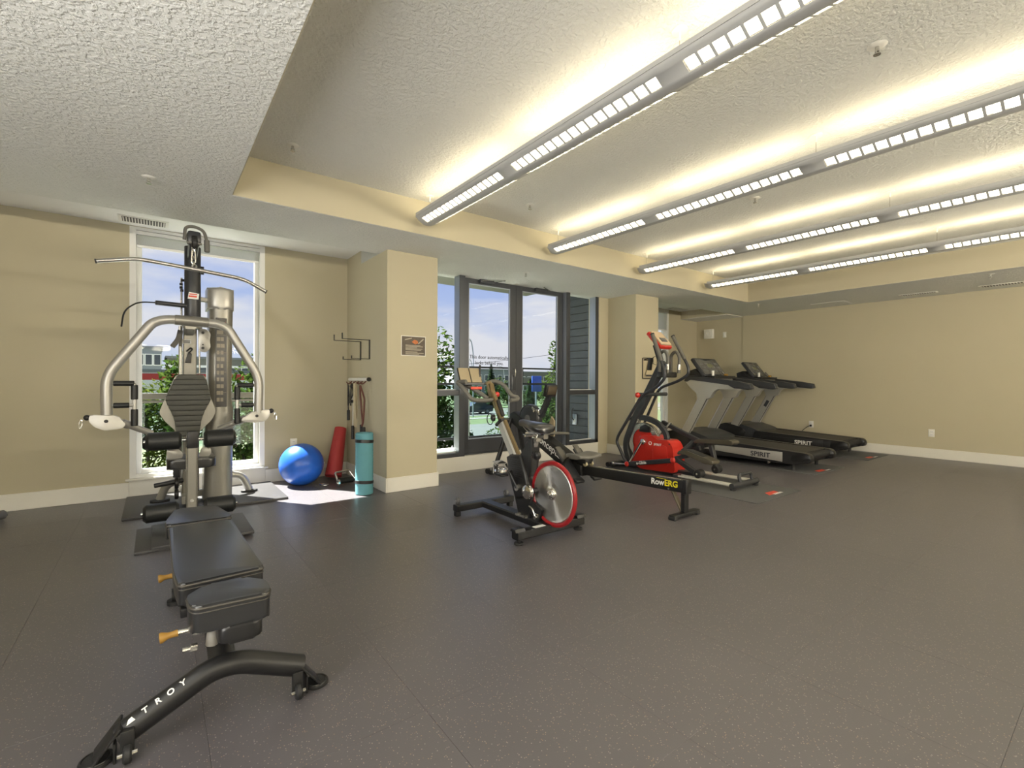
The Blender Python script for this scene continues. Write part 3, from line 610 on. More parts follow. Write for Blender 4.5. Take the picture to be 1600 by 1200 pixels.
# ================================================================== MULTI-GYM
def rubber_mat(name, lab, x0, x1, y0, y1, z0, t, mt=None):
    return single(name, mt or RUBM, lab, 'mat', ((x0+x1)/2, (y0+y1)/2, z0), bx(x0, x1, y0, y1, z0, z0+t, .003))
RUBM = mat('rubber_mat', (0.052, 0.051, 0.052), 0.45, noise=0.2, nscale=120, bump=0.3, bscale=240)
rubber_mat('rubber_mat', 'wide black rubber mat under the multi-gym', -0.215, 1.033, 4.955, 5.85, 0.0, .022)
rubber_mat('rubber_mat', 'black rubber tile half hidden under another tile behind the bench', -0.108, 0.50, 3.945, 4.555, 0.0, .018)
rubber_mat('rubber_mat', 'black rubber tile stacked on top of another tile behind the bench', -0.018, 0.59, 3.935, 4.545, 0.018, .018)
GX = .225
g = thing('multi_gym', 'pewter grey cable multi-gym with ribbed backrest in front of the window', 'gym machine', (GX, 5.0, 0))
MG = .022
part(g, 'base_beam', PEWTER, gbar([(GX+.02, 5.62, .09), (GX+.01, 5.05, .09)], .09, .07), gbar([(GX+.02, 5.35, .085), (.5, 5.35, .085)], .07, .06))
for a, b, c in (((.21, 5.33, .22), (.09, 5.40, .19), (.04, 5.44, .045)), ((.56, 5.38, .23), (.70, 5.41, .20), (.765, 5.42, .045))):
    part(g, 'foot_tube', SILVER, gtube([a, b, c], .034, 14, .08)); part(g, 'foot_pad', RUBBER, gprism([(c[0]+.075*math.cos(t), c[1]+.045*math.sin(t)) for t in [2*math.pi*i/20 for i in range(20)]], 'z', MG, MG+.022, .004))
part(g, 'upright', PEWTER, gbar([(GX+.022, 5.24, .06), (GX+.03, 5.16, 1.66)], .10, .085, (0, 1, 0)), label='grey box upright')
part(g, 'upper_mast', DGREY, gprism([(GX+.045+.062*math.cos(t), 5.09+.055*math.sin(t)) for t in [2*math.pi*i/16 for i in range(16)]], 'z', 1.60, 2.33, .006))  # dark blue-grey of the backlit mast is put into its colour
part(g, 'mast_collar', PEWTER, glathe([(.055, 0), (.072, .004), (.072, .05), (.06, .055)], (GX+.045, 5.09, 1.60), (0, 0, 1), 20), gbox((GX+.045, 5.09, 1.63), (.14, .10, .03), .006))
part(g, 'boom', DGREY, gbar([(GX+.04, 5.10, 2.25), (GX+.03, 4.62, 2.27)], .07, .08), gbox((GX+.03, 4.66, 2.30), (.095, .13, .10), .02))
pl = part(g, 'pulley', BLACKP, gcyl((GX+.01, 4.60, 2.25), (GX+.05, 4.60, 2.25), .06, 24, bev=.008)); part(pl, 'axle', STEEL, gcyl((GX-.02, 4.60, 2.25), (GX+.08, 4.60, 2.25), .01, 10))
part(g, 'strap_handle', GRIP, gtube([(GX-.035, 4.62, 2.27), (GX-.03, 4.60, 2.37), (GX+.03, 4.60, 2.385), (GX+.095, 4.60, 2.36), (GX+.115, 4.60, 2.28)], .012, 10, .03), gcyl((GX+.115, 4.60, 2.29), (GX+.117, 4.60, 2.19), .02, 12, bev=.005))
part(g, 'warning_sticker', INKW, gprism([(GX+.045-.04, 1.86), (GX+.045+.04, 1.86), (GX+.045+.045, 1.91), (GX+.045-.03, 1.92)], 'y', 5.028, 5.033), smooth=0)
part(g, 'warning_text', INKR, bx(GX+.013, GX+.073, 5.0265, 5.028, 1.875, 1.89), bx(GX+.018, GX+.075, 5.0265, 5.028, 1.897, 1.907), smooth=0)
ch = part(g, 'chain', CHROME, *[gtorus((GX+.025, 4.57, 2.20-.024*i), ((1, 0, 0) if i % 2 else (0, 1, 0)), .012, .0035, 14, 6) for i in range(7)])
part(g, 'carabiner', CHROME, gtube([(GX+.012, 4.56, 2.18), (GX+.008, 4.56, 2.09), (GX+.02, 4.56, 2.065), (GX+.036, 4.56, 2.09), (GX+.032, 4.56, 2.18), (GX+.022, 4.56, 2.195)], .005, 8, .012, True))
part(g, 'lat_bar', STEEL, gtube([(-.340, 4.55, 2.003), (-.105, 4.55, 2.058), (.257, 4.55, 2.030), (.60, 4.55, 1.998), (.767, 4.55, 1.911)], .0155, 14, .07)); part(g, 'bar_end_cap', BLACKP, gcyl((-.345, 4.55, 2.0018), (-.335, 4.55, 2.0042), .017, 14), gcyl((.764, 4.55, 1.9125), (.771, 4.55, 1.909), .017, 14))
part(g, 'bar_eyelet', CHROME, gtorus((.255, 4.55, 2.052), (0, 1, 0), .014, .004, 16, 6))
# side brackets and cable gear on the mast
for i, (x, z) in enumerate(((GX-.03, 2.02), (GX-.04, 1.985), (GX-.04, 1.955), (GX-.035, 1.93), (GX+.115, 2.15), (GX+.115, 2.10))): part(g, 'bolt', BLACK, gcyl((x-.012, 5.06, z), (x+.012, 5.06, z), .011, 10))
part(g, 'cable_arm', DGREY, gcyl((GX-.22, 5.02, 1.80), (GX+.0, 5.07, 1.80), .02, 14, bev=.004)); part(g, 'cable', BLACK, gtube([(GX-.22, 5.02, 1.80), (GX-.33, 4.98, 1.79), (GX-.42, 4.85, 1.70), (GX-.43, 4.75, 1.56)], .006, 8, .1))
part(g, 'side_plate', SILVER, gprism([(GX+.085, 1.60), (GX+.14, 1.60), (GX+.175, 1.56), (GX+.165, 1.50), (GX+.175, 1.44), (GX+.14, 1.39), (GX+.085, 1.40)], 'y', 4.99, 5.0, .002, rnd=.02)); part(g, 'plate_bolt', BLACK, gcyl((GX+.115, 4.985, 1.565), (GX+.115, 4.99, 1.565), .012, 12), gcyl((GX+.115, 4.985, 1.43), (GX+.115, 4.99, 1.43), .012, 12), gcyl((GX+.115, 4.985, 1.46), (GX+.115, 4.99, 1.46), .006, 10))
part(g, 'side_rods', STEEL, gcyl((GX-.035, 5.12, 1.05), (GX-.035, 5.12, 2.05), .008, 8), gcyl((GX+.10, 5.12, 1.2), (GX+.09, 5.12, 1.95), .007, 8), gcyl((GX-.045, 5.10, 1.0), (GX-.045, 5.10, 1.62), .012, 8))
part(g, 'ankle_strap', GRIP, gbar([(GX-.045, 5.04, 1.58), (GX-.06, 5.03, 1.50), (GX-.105, 5.0, 1.43)], .04, .008, (0, 1, 0), .03), gbar([(GX-.035, 5.05, 1.58), (GX-.045, 5.04, 1.48), (GX-.045, 5.04, 1.44)], .02, .006, (0, 1, 0), .03))
part(g, 'label_plate', INKW, bx(GX-.03, GX+.035, 5.119, 5.122, 1.47, 1.51), smooth=0); part(g, 'label_print', INKD, *[bx(GX-.024, GX+.029, 5.117, 5.119, z, z+.005) for z in (1.477, 1.487, 1.497)], smooth=0)
part(g, 'snap_hook', BLACKP, gprism([(GX-.01, 1.30), (GX+.035, 1.30), (GX+.04, 1.38), (GX+.015, 1.40)], 'y', 5.09, 5.115, .004), gtube([(GX+.0, 5.09, 1.40), (GX+.03, 5.08, 1.435), (GX+.045, 5.08, 1.42), (GX+.02, 5.09, 1.39)], .006, 8, .01))
# weight tower
def tower():
    st = [(.03, 1.0), (.70, 1.0), (.86, .99), (.98, .93), (1.2, .93), (1.80, .93), (1.81, .93)]; base = [(p.x, p.y) for p in fillet([(-.115, -.19, 0), (.115, -.19, 0), (.115, .19, 0), (-.115, .19, 0)], .10, 5, True)]
    vs = []; fs = []; k = len(base)
    for z, s in st:
        for (x, y) in base: vs.append(V((.472+(z*.014)+x*s*(.90 if z > .9 else 1.0), 5.29+y*s, z)))
    for i in range(len(st)-1):
        for j in range(k): fs.append([i*k+j, i*k+(j+1) % k, (i+1)*k+(j+1) % k, (i+1)*k+j])
    fs += [list(range(k))[::-1], [(len(st)-1)*k+j for j in range(k)]]
    return vs, fs
tw = part(g, 'weight_tower', PEWTER, tower(), smooth=40)
cap_poly = [(p.x, p.y) for p in fillet([(.385, 5.10, 0), (.60, 5.10, 0), (.60, 5.48, 0), (.385, 5.48, 0)], .09, 5, True)]
part(tw, 'tower_cap', SILVER, gprism(cap_poly, 'z', 1.80, 2.0, .03, 3), gcyl((.495, 5.2, 2.0), (.495, 5.2, 2.02), .012, 10))
CHART = mat('chart_grey', (0.13, 0.125, 0.12), 0.45, noise=0.15, nscale=30)
part(tw, 'exercise_chart', CHART, bx(.445, .535, 5.105, 5.1225, .90, 1.72, .002)); part(tw, 'chart_title', INKR, bx(.455, .53, 5.103, 5.105, 1.655, 1.67), bx(.455, .525, 5.103, 5.105, 1.675, 1.683), smooth=0)
part(tw, 'chart_figures', POSTL, *[bx(.455+.03*(i % 2), .475+.03*(i % 2)+.012*random.random(), 5.103, 5.105, .95+.062*(i//2), .985+.062*(i//2)) for i in range(22)], *[bx(.45, .53, 5.103, 5.105, z, z+.003) for z in (1.03, 1.22, 1.40, 1.56)], smooth=0)
part(tw, 'tower_bracket', SILVER, gbar([(GX+.04, 5.12, 1.88), (.43, 5.2, 1.88)], .04, .04))
part(g, 'selector_rod', STEEL, gcyl((GX+.095, 5.25, .12), (GX+.095, 5.25, 1.0), .01, 10), gcyl((GX-.07, 5.22, .12), (GX-.07, 5.22, .75), .012, 10), gcyl((GX-.045, 5.20, .2), (GX-.045, 5.20, .72), .016, 10))
part(g, 'pulley_cluster', BLACKP, gcyl((GX-.085, 5.10, .24), (GX-.055, 5.10, .24), .05, 20, bev=.006), gcyl((GX-.085, 5.12, .14), (GX-.055, 5.12, .14), .045, 20, bev=.006), gbox((GX-.07, 5.14, .33), (.05, .05, .09), .006))
part(g, 'handle_grip', BLACKP, gcyl((GX-.23, 5.10, .235), (GX-.02, 5.10, .26), .02, 12, bev=.005))
# press arms
AY = 4.70
part(g, 'press_arm', SILVER, gtube([(-.289, AY, .88), (-.293, AY, 1.175), (-.015, AY, 1.60), (.07, AY, 1.632), (.19, AY, 1.634), (.43, AY, 1.622), (.50, AY, 1.59), (.738, AY, 1.175), (.733, AY, .86)], .036, 16, .10, fn=8))
part(g, 'arm_sleeve', PEWTER, gcyl((.13, AY, 1.633), (.36, AY, 1.626), .042, 18, bev=.004), gbar([(.235, AY, 1.60), (.245, 5.10, 1.58)], .07, .07))
for s, x0, x1, z0, z1 in ((-1, -.262, -.125, 1.119, .95), (1, .706, .57, 1.104, .932)):
    part(g, 'grip_tube', SILVER, gtube([(x0, AY, z0), (x1, AY, z0), (x1, AY, z0-.33)], .014, 10, .02), gtube([(x0, AY, z1), (x1, AY, z1)], .014, 10))
    part(g, 'foam_grip', FOAM, gcyl((x0+(x1-x0)*.08, AY, z0), (x1, AY, z0), .021, 14, bev=.004)); part(g, 'foam_grip', FOAM, gcyl((x0+(x1-x0)*.08, AY, z1), (x1-(x1-x0)*.22, AY, z1), .021, 14, bev=.004))
    part(g, 'foam_grip', FOAM, gcyl((x1, AY, z0-.012), (x1, AY, z0-.125), .023, 14, bev=.004)); part(g, 'foam_grip', FOAM, gcyl((x1, AY, z0-.20), (x1, AY, z0-.33), .023, 14, bev=.004))
for s, pl_, t0, t1, clip in ((-1, [(-.385, .885), (-.225, .872), (-.17, .80), (-.20, .775), (-.30, .765), (-.36, .795), (-.39, .84)], (-.225, AY, .83), (-.02, 4.82, .715), (-.40, AY-.01, .865)), (1, [(.82, .89), (.69, .872), (.60, .815), (.60, .79), (.70, .775), (.785, .785), (.82, .83)], (.66, AY, .825), (.45, 4.85, .72), (.835, AY-.01, .875))):
    br = part(g, 'arm_bracket', SILVER, gprism(pl_, 'y', AY-.03, AY-.018, .003, rnd=.02), gprism(pl_, 'y', AY+.018, AY+.03, .003, rnd=.02)); cx_ = sum(p[0] for p in pl_)/len(pl_); part(br, 'pivot_bolt', BLACK, gcyl((cx_, AY-.036, .835), (cx_, AY-.03, .835), .013, 12))
    part(g, 'fly_arm', SILVER, gtube([t0, t1], .024, 14), gcyl(V(t0)+(V(t1)-V(t0))*.12, V(t0)+(V(t1)-V(t0))*.32, .03, 14, bev=.003))
    part(g, 'cable_stop', BLACKP, gball(clip, .021, 14)); part(g, 'cable_clip', CHROME, gtube([V(clip)+V((s*.03, 0, -.01)), V(clip)+V((s*.045, 0, -.04)), V(clip)+V((s*.04, 0, -.085)), V(clip)+V((s*.025, 0, -.04))], .005, 8, .012, True))
# backrest
BY = 4.95; outl = [(1.192, .148, .350), (1.15, .128, .366), (1.07, .100, .382), (.985, .070, .398), (.93, .048, .418), (.868, .030, .434), (.80, .068, .405), (.74, .120, .352), (.685, .165, .305)]
def wid(tab, z):
    for (z0, a0, b0), (z1, a1, b1) in zip(tab, tab[1:]):
        if z1 <= z <= z0: t = (z0-z)/(z0-z1); return a0+(a1-a0)*t, b0+(b1-b0)*t
    return tab[-1][1:]
inner = [(1.192, .148, .350), (.985, .070, .398), (.93, .088, .374), (.868, .115, .345), (.80, .135, .325), (.70, .147, .312), (.66, .15, .31)]
part(g, 'backrest_shell', PEWTER, gprism([(a, z) for z, a, b in outl]+[(b, z) for z, a, b in outl[::-1]], 'y', BY-.012, BY+.045, .012, rnd=.02))
zz = 1.195; nrib = 12; hh = (1.195-.665)/nrib
for i in range(nrib):
    z1 = zz-i*hh; z0 = z1-hh+.0005; a1, b1 = wid(inner, min(1.19, z1-.004)); a0, b0 = wid(inner, max(.662, z0+.002)); e = .018 if i == 0 else 0
    part(g, 'backrest_rib', UPH, gprism([(a0, z0), (b0, z0), (b1-e, z1), (a1+e, z1)], 'y', BY-.045, BY-.008, .008, 2))
part(g, 'backrest_post', PEWTER, gbar([(GX+.015, BY+.04, .95), (GX+.02, 5.18, .95)], .06, .06), gbar([(GX+.01, 4.98, .48), (GX+.012, 5.0, .80)], .06, .05, (0, 1, 0)))
# seat and leg developer
part(g, 'seat_pad', VINYL, gprism([(.075, 4.52), (.40, 4.52), (.40, 4.86), (.075, 4.86)], 'z', .445, .525, .02, 3, rnd=.05)); part(g, 'seat_frame', PEWTER, gbar([(GX+.01, 4.47, .41), (GX+.012, 5.20, .41)], .06, .06))
part(g, 'seat_cam', SILVER, gprism([(p[0], p[1]) for p in [(GX-.15, .60), (GX-.08, .605), (GX-.04, .56), (GX-.05, .52), (GX-.15, .52)]], 'y', 4.60, 4.61, .002, rnd=.02)); part(g, 'seat_cam', SILVER, gprism([(GX+.08, .60), (GX+.14, .60), (GX+.15, .55), (GX+.13, .52), (GX+.06, .52)], 'y', 4.60, 4.61, .002, rnd=.02))
part(g, 'leg_post', PEWTER, gbar([(GX+.005, 4.44, .10), (GX+.008, 4.44, .72)], .062, .05, (0, 1, 0)), label='grey front post of the leg station'); part(g, 'post_cap', BLACK, gprism([(GX+.01-.034, .62), (GX+.01+.034, .62), (GX+.01+.036, .735), (GX+.01+.026, .75), (GX+.01-.026, .75), (GX+.01-.036, .735)], 'y', 4.405, 4.475, .006))
part(g, 'post_edge', CHROME, gbar([(GX+.04, 4.42, .10), (GX+.043, 4.42, .72)], .008, .01, (0, 1, 0)), gbar([(GX-.03, 4.42, .10), (GX-.028, 4.42, .72)], .008, .01, (0, 1, 0))); part(g, 'post_bolt', CHROME, gcyl((GX+.005, 4.405, .215), (GX+.005, 4.415, .215), .014, 14))
for z, y, xs in ((.685, 4.44, ((-.055, .165), (.31, .525))), (.150, 4.44, ((-.070, .15), (.31, .525)))):
    part(g, 'roller_rod', CHROME, gcyl((xs[0][0]-.012, y, z), (xs[1][1]+.012, y, z), .012, 12))
    for a, b in xs: part(g, 'foam_roller', FOAM, gcyl((a, y, z), (b, y, z), .068, 28, bev=.02))
part(g, 'foam_roller', FOAM, gcyl((-.075, 4.60, .66), (.06, 4.60, .66), .052, 24, bev=.015))

# ================================================================== WEIGHT BENCH
BXC = .19
bn = thing('weight_bench', 'black adjustable weight bench with curved foot and amber pull knobs', 'bench', (BXC, 2.3, 0))
def pad(name, poly, z0, z1, tap=None):
    p = part(bn, name, VINYL, gprism(poly, 'z', z0, z1, .016, 3, rnd=.018))
    loop = [(x, y, z1-.011) for x, y in [(q.x, q.y) for q in fillet([(a, b, 0) for a, b in poly], .018, 4, True)]]
    part(p, 'piping', PIPE, gtube(loop, .0042, 6, closed=True)); loop2 = [(x, y, z1-.024) for x, y, z in loop]; part(p, 'stitching', PIPE, gtube([(BXC+(x-BXC)*1.003, y, z) for x, y, z in loop2], .0022, 5, closed=True)); return p
PIPE = mat('seam_piping', (0.055, 0.05, 0.042), 0.45, noise=0.2, nscale=200)
pad('back_pad', [(.066, 1.955), (.326, 1.965), (.320, 2.1), (.306, 2.728), (.056, 2.745), (.056, 2.1)], .375, .457)
pad('head_pad', [(.046, 2.80), (.315, 2.79), (.312, 2.86), (.268, 3.10), (.090, 3.12), (.044, 2.88)], .38, .455)
pad('seat_pad', [(.100, 1.735), (.298, 1.72), (.312, 1.76), (.306, 1.835), (.252, 1.90), (.138, 1.905), (.082, 1.84), (.086, 1.765)], .368, .456)
part(bn, 'seat_underside', BLACKP, gprism([(.16, 1.725), (.285, 1.72), (.285, 1.87), (.16, 1.88)], 'z', .315, .372, .012, 2, rnd=.03))
part(bn, 'spine', BLACK, gtube([(BXC+.0, 1.885, .17), (BXC+.005, 2.35, .21), (BXC+.01, 2.98, .10)], .042, 18, .2), label='black round spine tube')
part(bn, 'seat_post', BLACK, gbar([(BXC+.02, 1.82, .33), (BXC+.01, 2.08, .20)], .05, .05), gbar([(BXC+.01, 1.96, .33), (BXC+.005, 2.06, .22)], .06, .04))
part(bn, 'back_support', BLACK, gbar([(BXC, 1.97, .36), (BXC, 3.0, .365)], .10, .03), gbar([(BXC+.01, 2.45, .22), (BXC+.005, 2.55, .355)], .05, .04, (0, 1, 0)), gbox((.085, 1.975, .355), (.03, .05, .03), .004))
FOOT = [(-.085, 1.875, .058), (.155, 1.875, .178), (.235, 1.875, .176), (.435, 1.875, .088)]
part(bn, 'front_foot_tube', BLACK, gtube(FOOT, .0375, 20, .05, fn=8))
part(bn, 'rear_foot_tube', BLACK, gtube([(.07, 2.98, .045), (.31, 2.98, .045)], .034, 16)); part(bn, 'rear_foot_pad', RUBBER, gcyl((.09, 2.98, 0), (.09, 2.98, .02), .04, 18)); part(bn, 'rear_foot_pad', RUBBER, gcyl((.29, 2.98, 0), (.29, 2.98, .02), .04, 18))
for s, x in ((1, .435), (-1, -.085)):
    part(bn, 'foot_cap', BLACKP, gbox((x+s*.028, 1.875, .058), (.008, .085, .105), .003, rotm(0, s*-38, 0)), gprism([(1.835, .0), (1.915, .0), (1.915, .06), (1.835, .06)], 'x', x-.002+s*.012, x+.004+s*.012, .001))
    ft = part(bn, 'foot_plate', RUBBER, gprism([(x+s*.055+.042*math.cos(t), 1.875+.043*math.sin(t)) for t in [2*math.pi*i/24 for i in range(24)]], 'z', 0, .014, .003)); part(ft, 'plate_rim', BLACKP, gtorus((x+s*.055, 1.875, .014), (0, 0, 1), .036, .003, 28, 6))
    br = part(bn, 'wheel_bracket', BLACK, gbox((x-s*.02, 1.838, .055), (.034, .022, .075), .003)); part(br, 'wheel', RUBBER, gcyl((x-s*.020-.011, 1.822, .026), (x-s*.020+.011, 1.822, .026), .026, 22, bev=.005)); part(br, 'wheel_bolt', STEEL, gcyl((x-s*.020-.024, 1.822, .026), (x-s*.020-.011, 1.822, .026), .007, 10), gcyl((x-s*.020+.011, 1.822, .026), (x-s*.020+.024, 1.822, .026), .007, 10))
def knob(y, z):
    part(bn, 'pin_sleeve', STEEL, gcyl((.115, y, z), (.05, y, z), .008, 10), gbox((.11, y, z), (.03, .028, .034), .003))
    part(bn, 'pull_knob', YEL, glathe([(0, -.002), (.011, 0), (.0095, .012), (.010, .026), (.0165, .040), (.0155, .046), (0, .048)], (.058, y, z), (-1, -.05, -.06), 18))
knob(1.80, .362); knob(2.36, .355); part(bn, 'adjust_bolt', STEEL, gcyl((.105, 1.80, .302), (.07, 1.80, .302), .008, 10), gbox((.10, 1.80, .302), (.02, .02, .02), .003)); part(bn, 'seat_stop', SILVER, gcyl((.15, 1.83, .28), (.155, 1.83, .33), .018, 12, bev=.003), gbox((.165, 1.86, .31), (.05, .03, .03), .003))
d_ = (V((.155, 1.875, .178))-V((-.085, 1.875, .058))).normalized(); u_ = V((-d_.z, 0, d_.x)); n_ = (u_*.80+V((0, -.6, 0))).normalized(); up_ = n_.cross(d_)
for i, c in enumerate('TROY'):
    p = V((-.085, 1.875, .058))+d_*(.085+.036*i)+n_*.0385
    part(bn, 'lettering', INKW, gtext(c, .026, p, d_, up_ if up_.z > 0 else -up_, .0006, bold=.0006), smooth=0)
part(bn, 'emblem', INKW, gprism([(0, 0), (.02, 0), (.014, .016), (.004, .014)], 'z', 0, .001) if False else xform(gprism([(-.012, -.006), (.012, -.006), (.006, .009), (-.004, .007)], 'z', 0, .001), Matrix((d_, (up_ if up_.z > 0 else -up_), d_.cross(up_ if up_.z > 0 else -up_))).transposed().to_4x4() if False else Matrix.Translation(V((-.085, 1.875, .058))+d_*.045+n_*.0385) @ Matrix((d_, (up_ if up_.z > 0 else -up_), d_.cross(up_ if up_.z > 0 else -up_))).transposed().to_4x4()), smooth=0)

# ================================================================== SPIN BIKE
KX = 2.34
k = thing('spin_bike', 'black spin bike with silver flywheel in a red ring', 'exercise bike', (KX, 3.05, 0))
part(k, 'rear_stabiliser', BLACK, gbar([(KX-.325, 2.63, .068), (KX+.325, 2.63, .068)], .075, .058, b=.008)); part(k, 'front_stabiliser', BLACK, gbar([(KX-.30, 3.50, .068), (KX+.30, 3.50, .068)], .07, .055, b=.008))
for x in (-.30, .30):
    part(k, 'stabiliser_cap', BLACKP, gprism([(2.594, .097), (2.666, .097), (2.655, .118), (2.605, .118)], 'x', KX+x-.045, KX+x+.045, .006)); 
    lf = part(k, 'levelling_foot', RUBBER, gcyl((KX+x*.97, 2.63, 0), (KX+x*.97, 2.63, .016), .034, 18, bev=.003)); part(lf, 'foot_stem', BLACK, gcyl((KX+x*.97, 2.63, .016), (KX+x*.97, 2.63, .045), .012, 10))
    part(k, 'front_foot', RUBBER, gbox((KX+x*.93, 3.50, .02), (.045, .05, .04), .006)); w = part(k, 'transport_wheel', GREYP, gcyl((KX+x*.86-.013, 3.53, .118), (KX+x*.86+.013, 3.53, .118), .03, 20, bev=.006)); part(w, 'wheel_hub', STEEL, gcyl((KX+x*.86-.017, 3.53, .118), (KX+x*.86+.017, 3.53, .118), .011, 12))
part(k, 'main_beam', BLACK, gbar([(KX, 3.49, .07), (KX, 2.64, .07)], .10, .055, b=.01)); part(k, 'rating_plate', INKW, bx(KX-.16, KX-.06, 2.605, 2.645, .0975, .099), smooth=0)
part(k, 'frame_body', BLACKP, gprism([(2.83, .09), (2.97, .09), (3.00, .25), (3.10, .42), (3.13, .53), (3.05, .57), (2.98, .50), (2.93, .56), (2.86, .70), (2.79, .72), (2.80, .58), (2.845, .40), (2.80, .27)], 'x', KX-.04, KX+.04, .014, 3))
part(k, 'frame_shroud', BLACKP, gprism([(2.80, .26), (2.98, .22), (3.09, .44), (3.06, .56), (2.92, .57), (2.85, .44)], 'x', KX-.065, KX+.065, .02, 3)); 
for i in range(9): part(k, 'shroud_rib', BLACKP, gbar([(KX-.067, 2.885+.003*i, .40+.017*i), (KX-.067, 3.035, .40+.017*i)], .006, .005))
part(k, 'post_mount', STEEL, gbox((KX, 2.90, .10), (.13, .12, .016), .003), gcyl((KX-.08, 2.94, .11), (KX-.04, 2.94, .11), .011, 10), gcyl((KX-.08, 2.85, .11), (KX-.04, 2.85, .11), .011, 10))
part(k, 'rear_fork', BLACK, gbar([(KX+.05, 2.90, .30), (KX+.05, 2.59, .323)], .012, .09), gbar([(KX-.005, 2.86, .20), (KX-.005, 2.70, .14)], .06, .10))
part(k, 'seat_tube', BLACK, gbar([(KX, 2.90, .50), (KX, 2.81, .71)], .055, .05, (0, 1, 0)), label='black seat tube'); part(k, 'seat_post', CHROME, gbar([(KX, 2.825, .62), (KX, 2.785, .735)], .042, .04, (0, 1, 0)))
part(k, 'seat_slider', CHROME, gbar([(KX, 2.68, .735), (KX, 2.90, .735)], .045, .035)); part(k, 'slider_clamp', STEEL, gbox((KX, 2.785, .715), (.06, .06, .06), .008), gtube([(KX-.03, 2.80, .735), (KX-.09, 2.82, .735)], .01, 10))
part(k, 'adjust_knob', BLACKP, gball((KX-.07, 2.70, .60), .036, 18, (.8, 1, 1)), gcyl((KX-.06, 2.71, .60), (KX, 2.82, .60), .012, 10))
def saddle():
    st = [(2.66, .055, .790, .03), (2.675, .092, .800, .045), (2.73, .108, .812, .055), (2.80, .082, .816, .05), (2.88, .045, .820, .04), (2.96, .030, .826, .036), (2.99, .018, .820, .028)]
    vs = []; fs = []; n = 16
    for y, w, z, d in st:
        for i in range(n):
            a = 2*math.pi*i/n; s = math.sin(a); vs.append(V((KX+w*math.cos(a), y, z + (.022*s if s > 0 else d*s))))
    for i in range(len(st)-1):
        for j in range(n): fs.append([i*n+j, i*n+(j+1) % n, (i+1)*n+(j+1) % n, (i+1)*n+j])
    fs += [list(range(n)), [(len(st)-1)*n+j for j in range(n)]]
    return vs, fs
sdl = part(k, 'saddle', VINYL, saddle(), smooth=60); part(sdl, 'saddle_rail', STEEL, gtube([(KX-.02, 2.72, .77), (KX-.02, 2.76, .752), (KX-.02, 2.86, .752), (KX-.015, 2.93, .79)], .005, 8, .02), gtube([(KX+.02, 2.72, .77), (KX+.02, 2.76, .752), (KX+.02, 2.86, .752), (KX+.015, 2.93, .79)], .005, 8, .02))
# flywheel
FC = V((KX, 2.593, .323))
fw = part(k, 'flywheel', mat('brushed_disc', (0.85, 0.85, 0.84), 0.30, 1.0), glathe([(0, -.012), (.205, -.012), (.212, -.006), (.212, .006), (.205, .012), (0, .012)], FC, (1, 0, 0), 64))
def aniso(mt):
    nt = mt.node_tree; b = nt.nodes['Principled BSDF']; b.inputs['Anisotropic'].default_value = 0.95
    t = nt.nodes.new('ShaderNodeTangent'); t.direction_type = 'RADIAL'; t.axis = 'X'; nt.links.new(t.outputs[0], b.inputs['Tangent'])
aniso(MATS['brushed_disc'])
part(k, 'flywheel_guard', REDRING, gtorus(FC, (1, 0, 0), .226, .0165, 64, 12)); part(fw, 'flywheel_hub', CHROME, glathe([(0, .042), (.02, .042), (.032, .036), (.040, .024), (.044, .012), (0, .012)], FC, (-1, 0, 0), 24)); part(fw, 'hub_bolt', STEEL, gcyl(FC-V((.052, 0, 0)), FC-V((.042, 0, 0)), .011, 6))
part(k, 'guard_clamp', CHROME, gbox((KX-.02, 2.74, .135), (.04, .04, .035), .006)); part(k, 'brake_lever', STEEL, gbar([(KX-.03, 2.83, .19), (KX-.03, 2.79, .18), (KX-.03, 2.75, .12)], .014, .03, (1, 0, 0), .03), gcyl((KX-.05, 2.75, .118), (KX-.01, 2.75, .118), .014, 12))
# cranks and pedals
CC = V((KX, 2.868, .30)); part(k, 'crank_hub', CHROME, glathe([(0, .128), (.030, .128), (.050, .118), (.056, .10), (.054, .09), (.0, .09)], CC+V((0, -.10, .02)), (-1, 0, 0), 28), gcyl(CC+V((-.095, -.10, .02)), CC+V((-.085, -.10, .02)), .045, 18)); part(k, 'hub_spindle', BLACK, gcyl(CC+V((-.09, -.10, .02)), CC+V((.0, -.10, .02)), .02, 14))  # spindle is black to stand in for the shadow beside the wheel
part(k, 'crank_arm', BLACK, gbar([CC+V((-.075, .06, .02)), V((KX-.095, 3.0, .44))], .022, .034, (1, 0, 0)), gbar([CC+V((.075, 0, 0)), V((KX+.09, 2.71, .215))], .022, .034, (1, 0, 0))); part(k, 'bottom_bracket', STEEL, gcyl(CC+V((-.09, .06, .02)), CC+V((.09, .06, .02)), .026, 16))
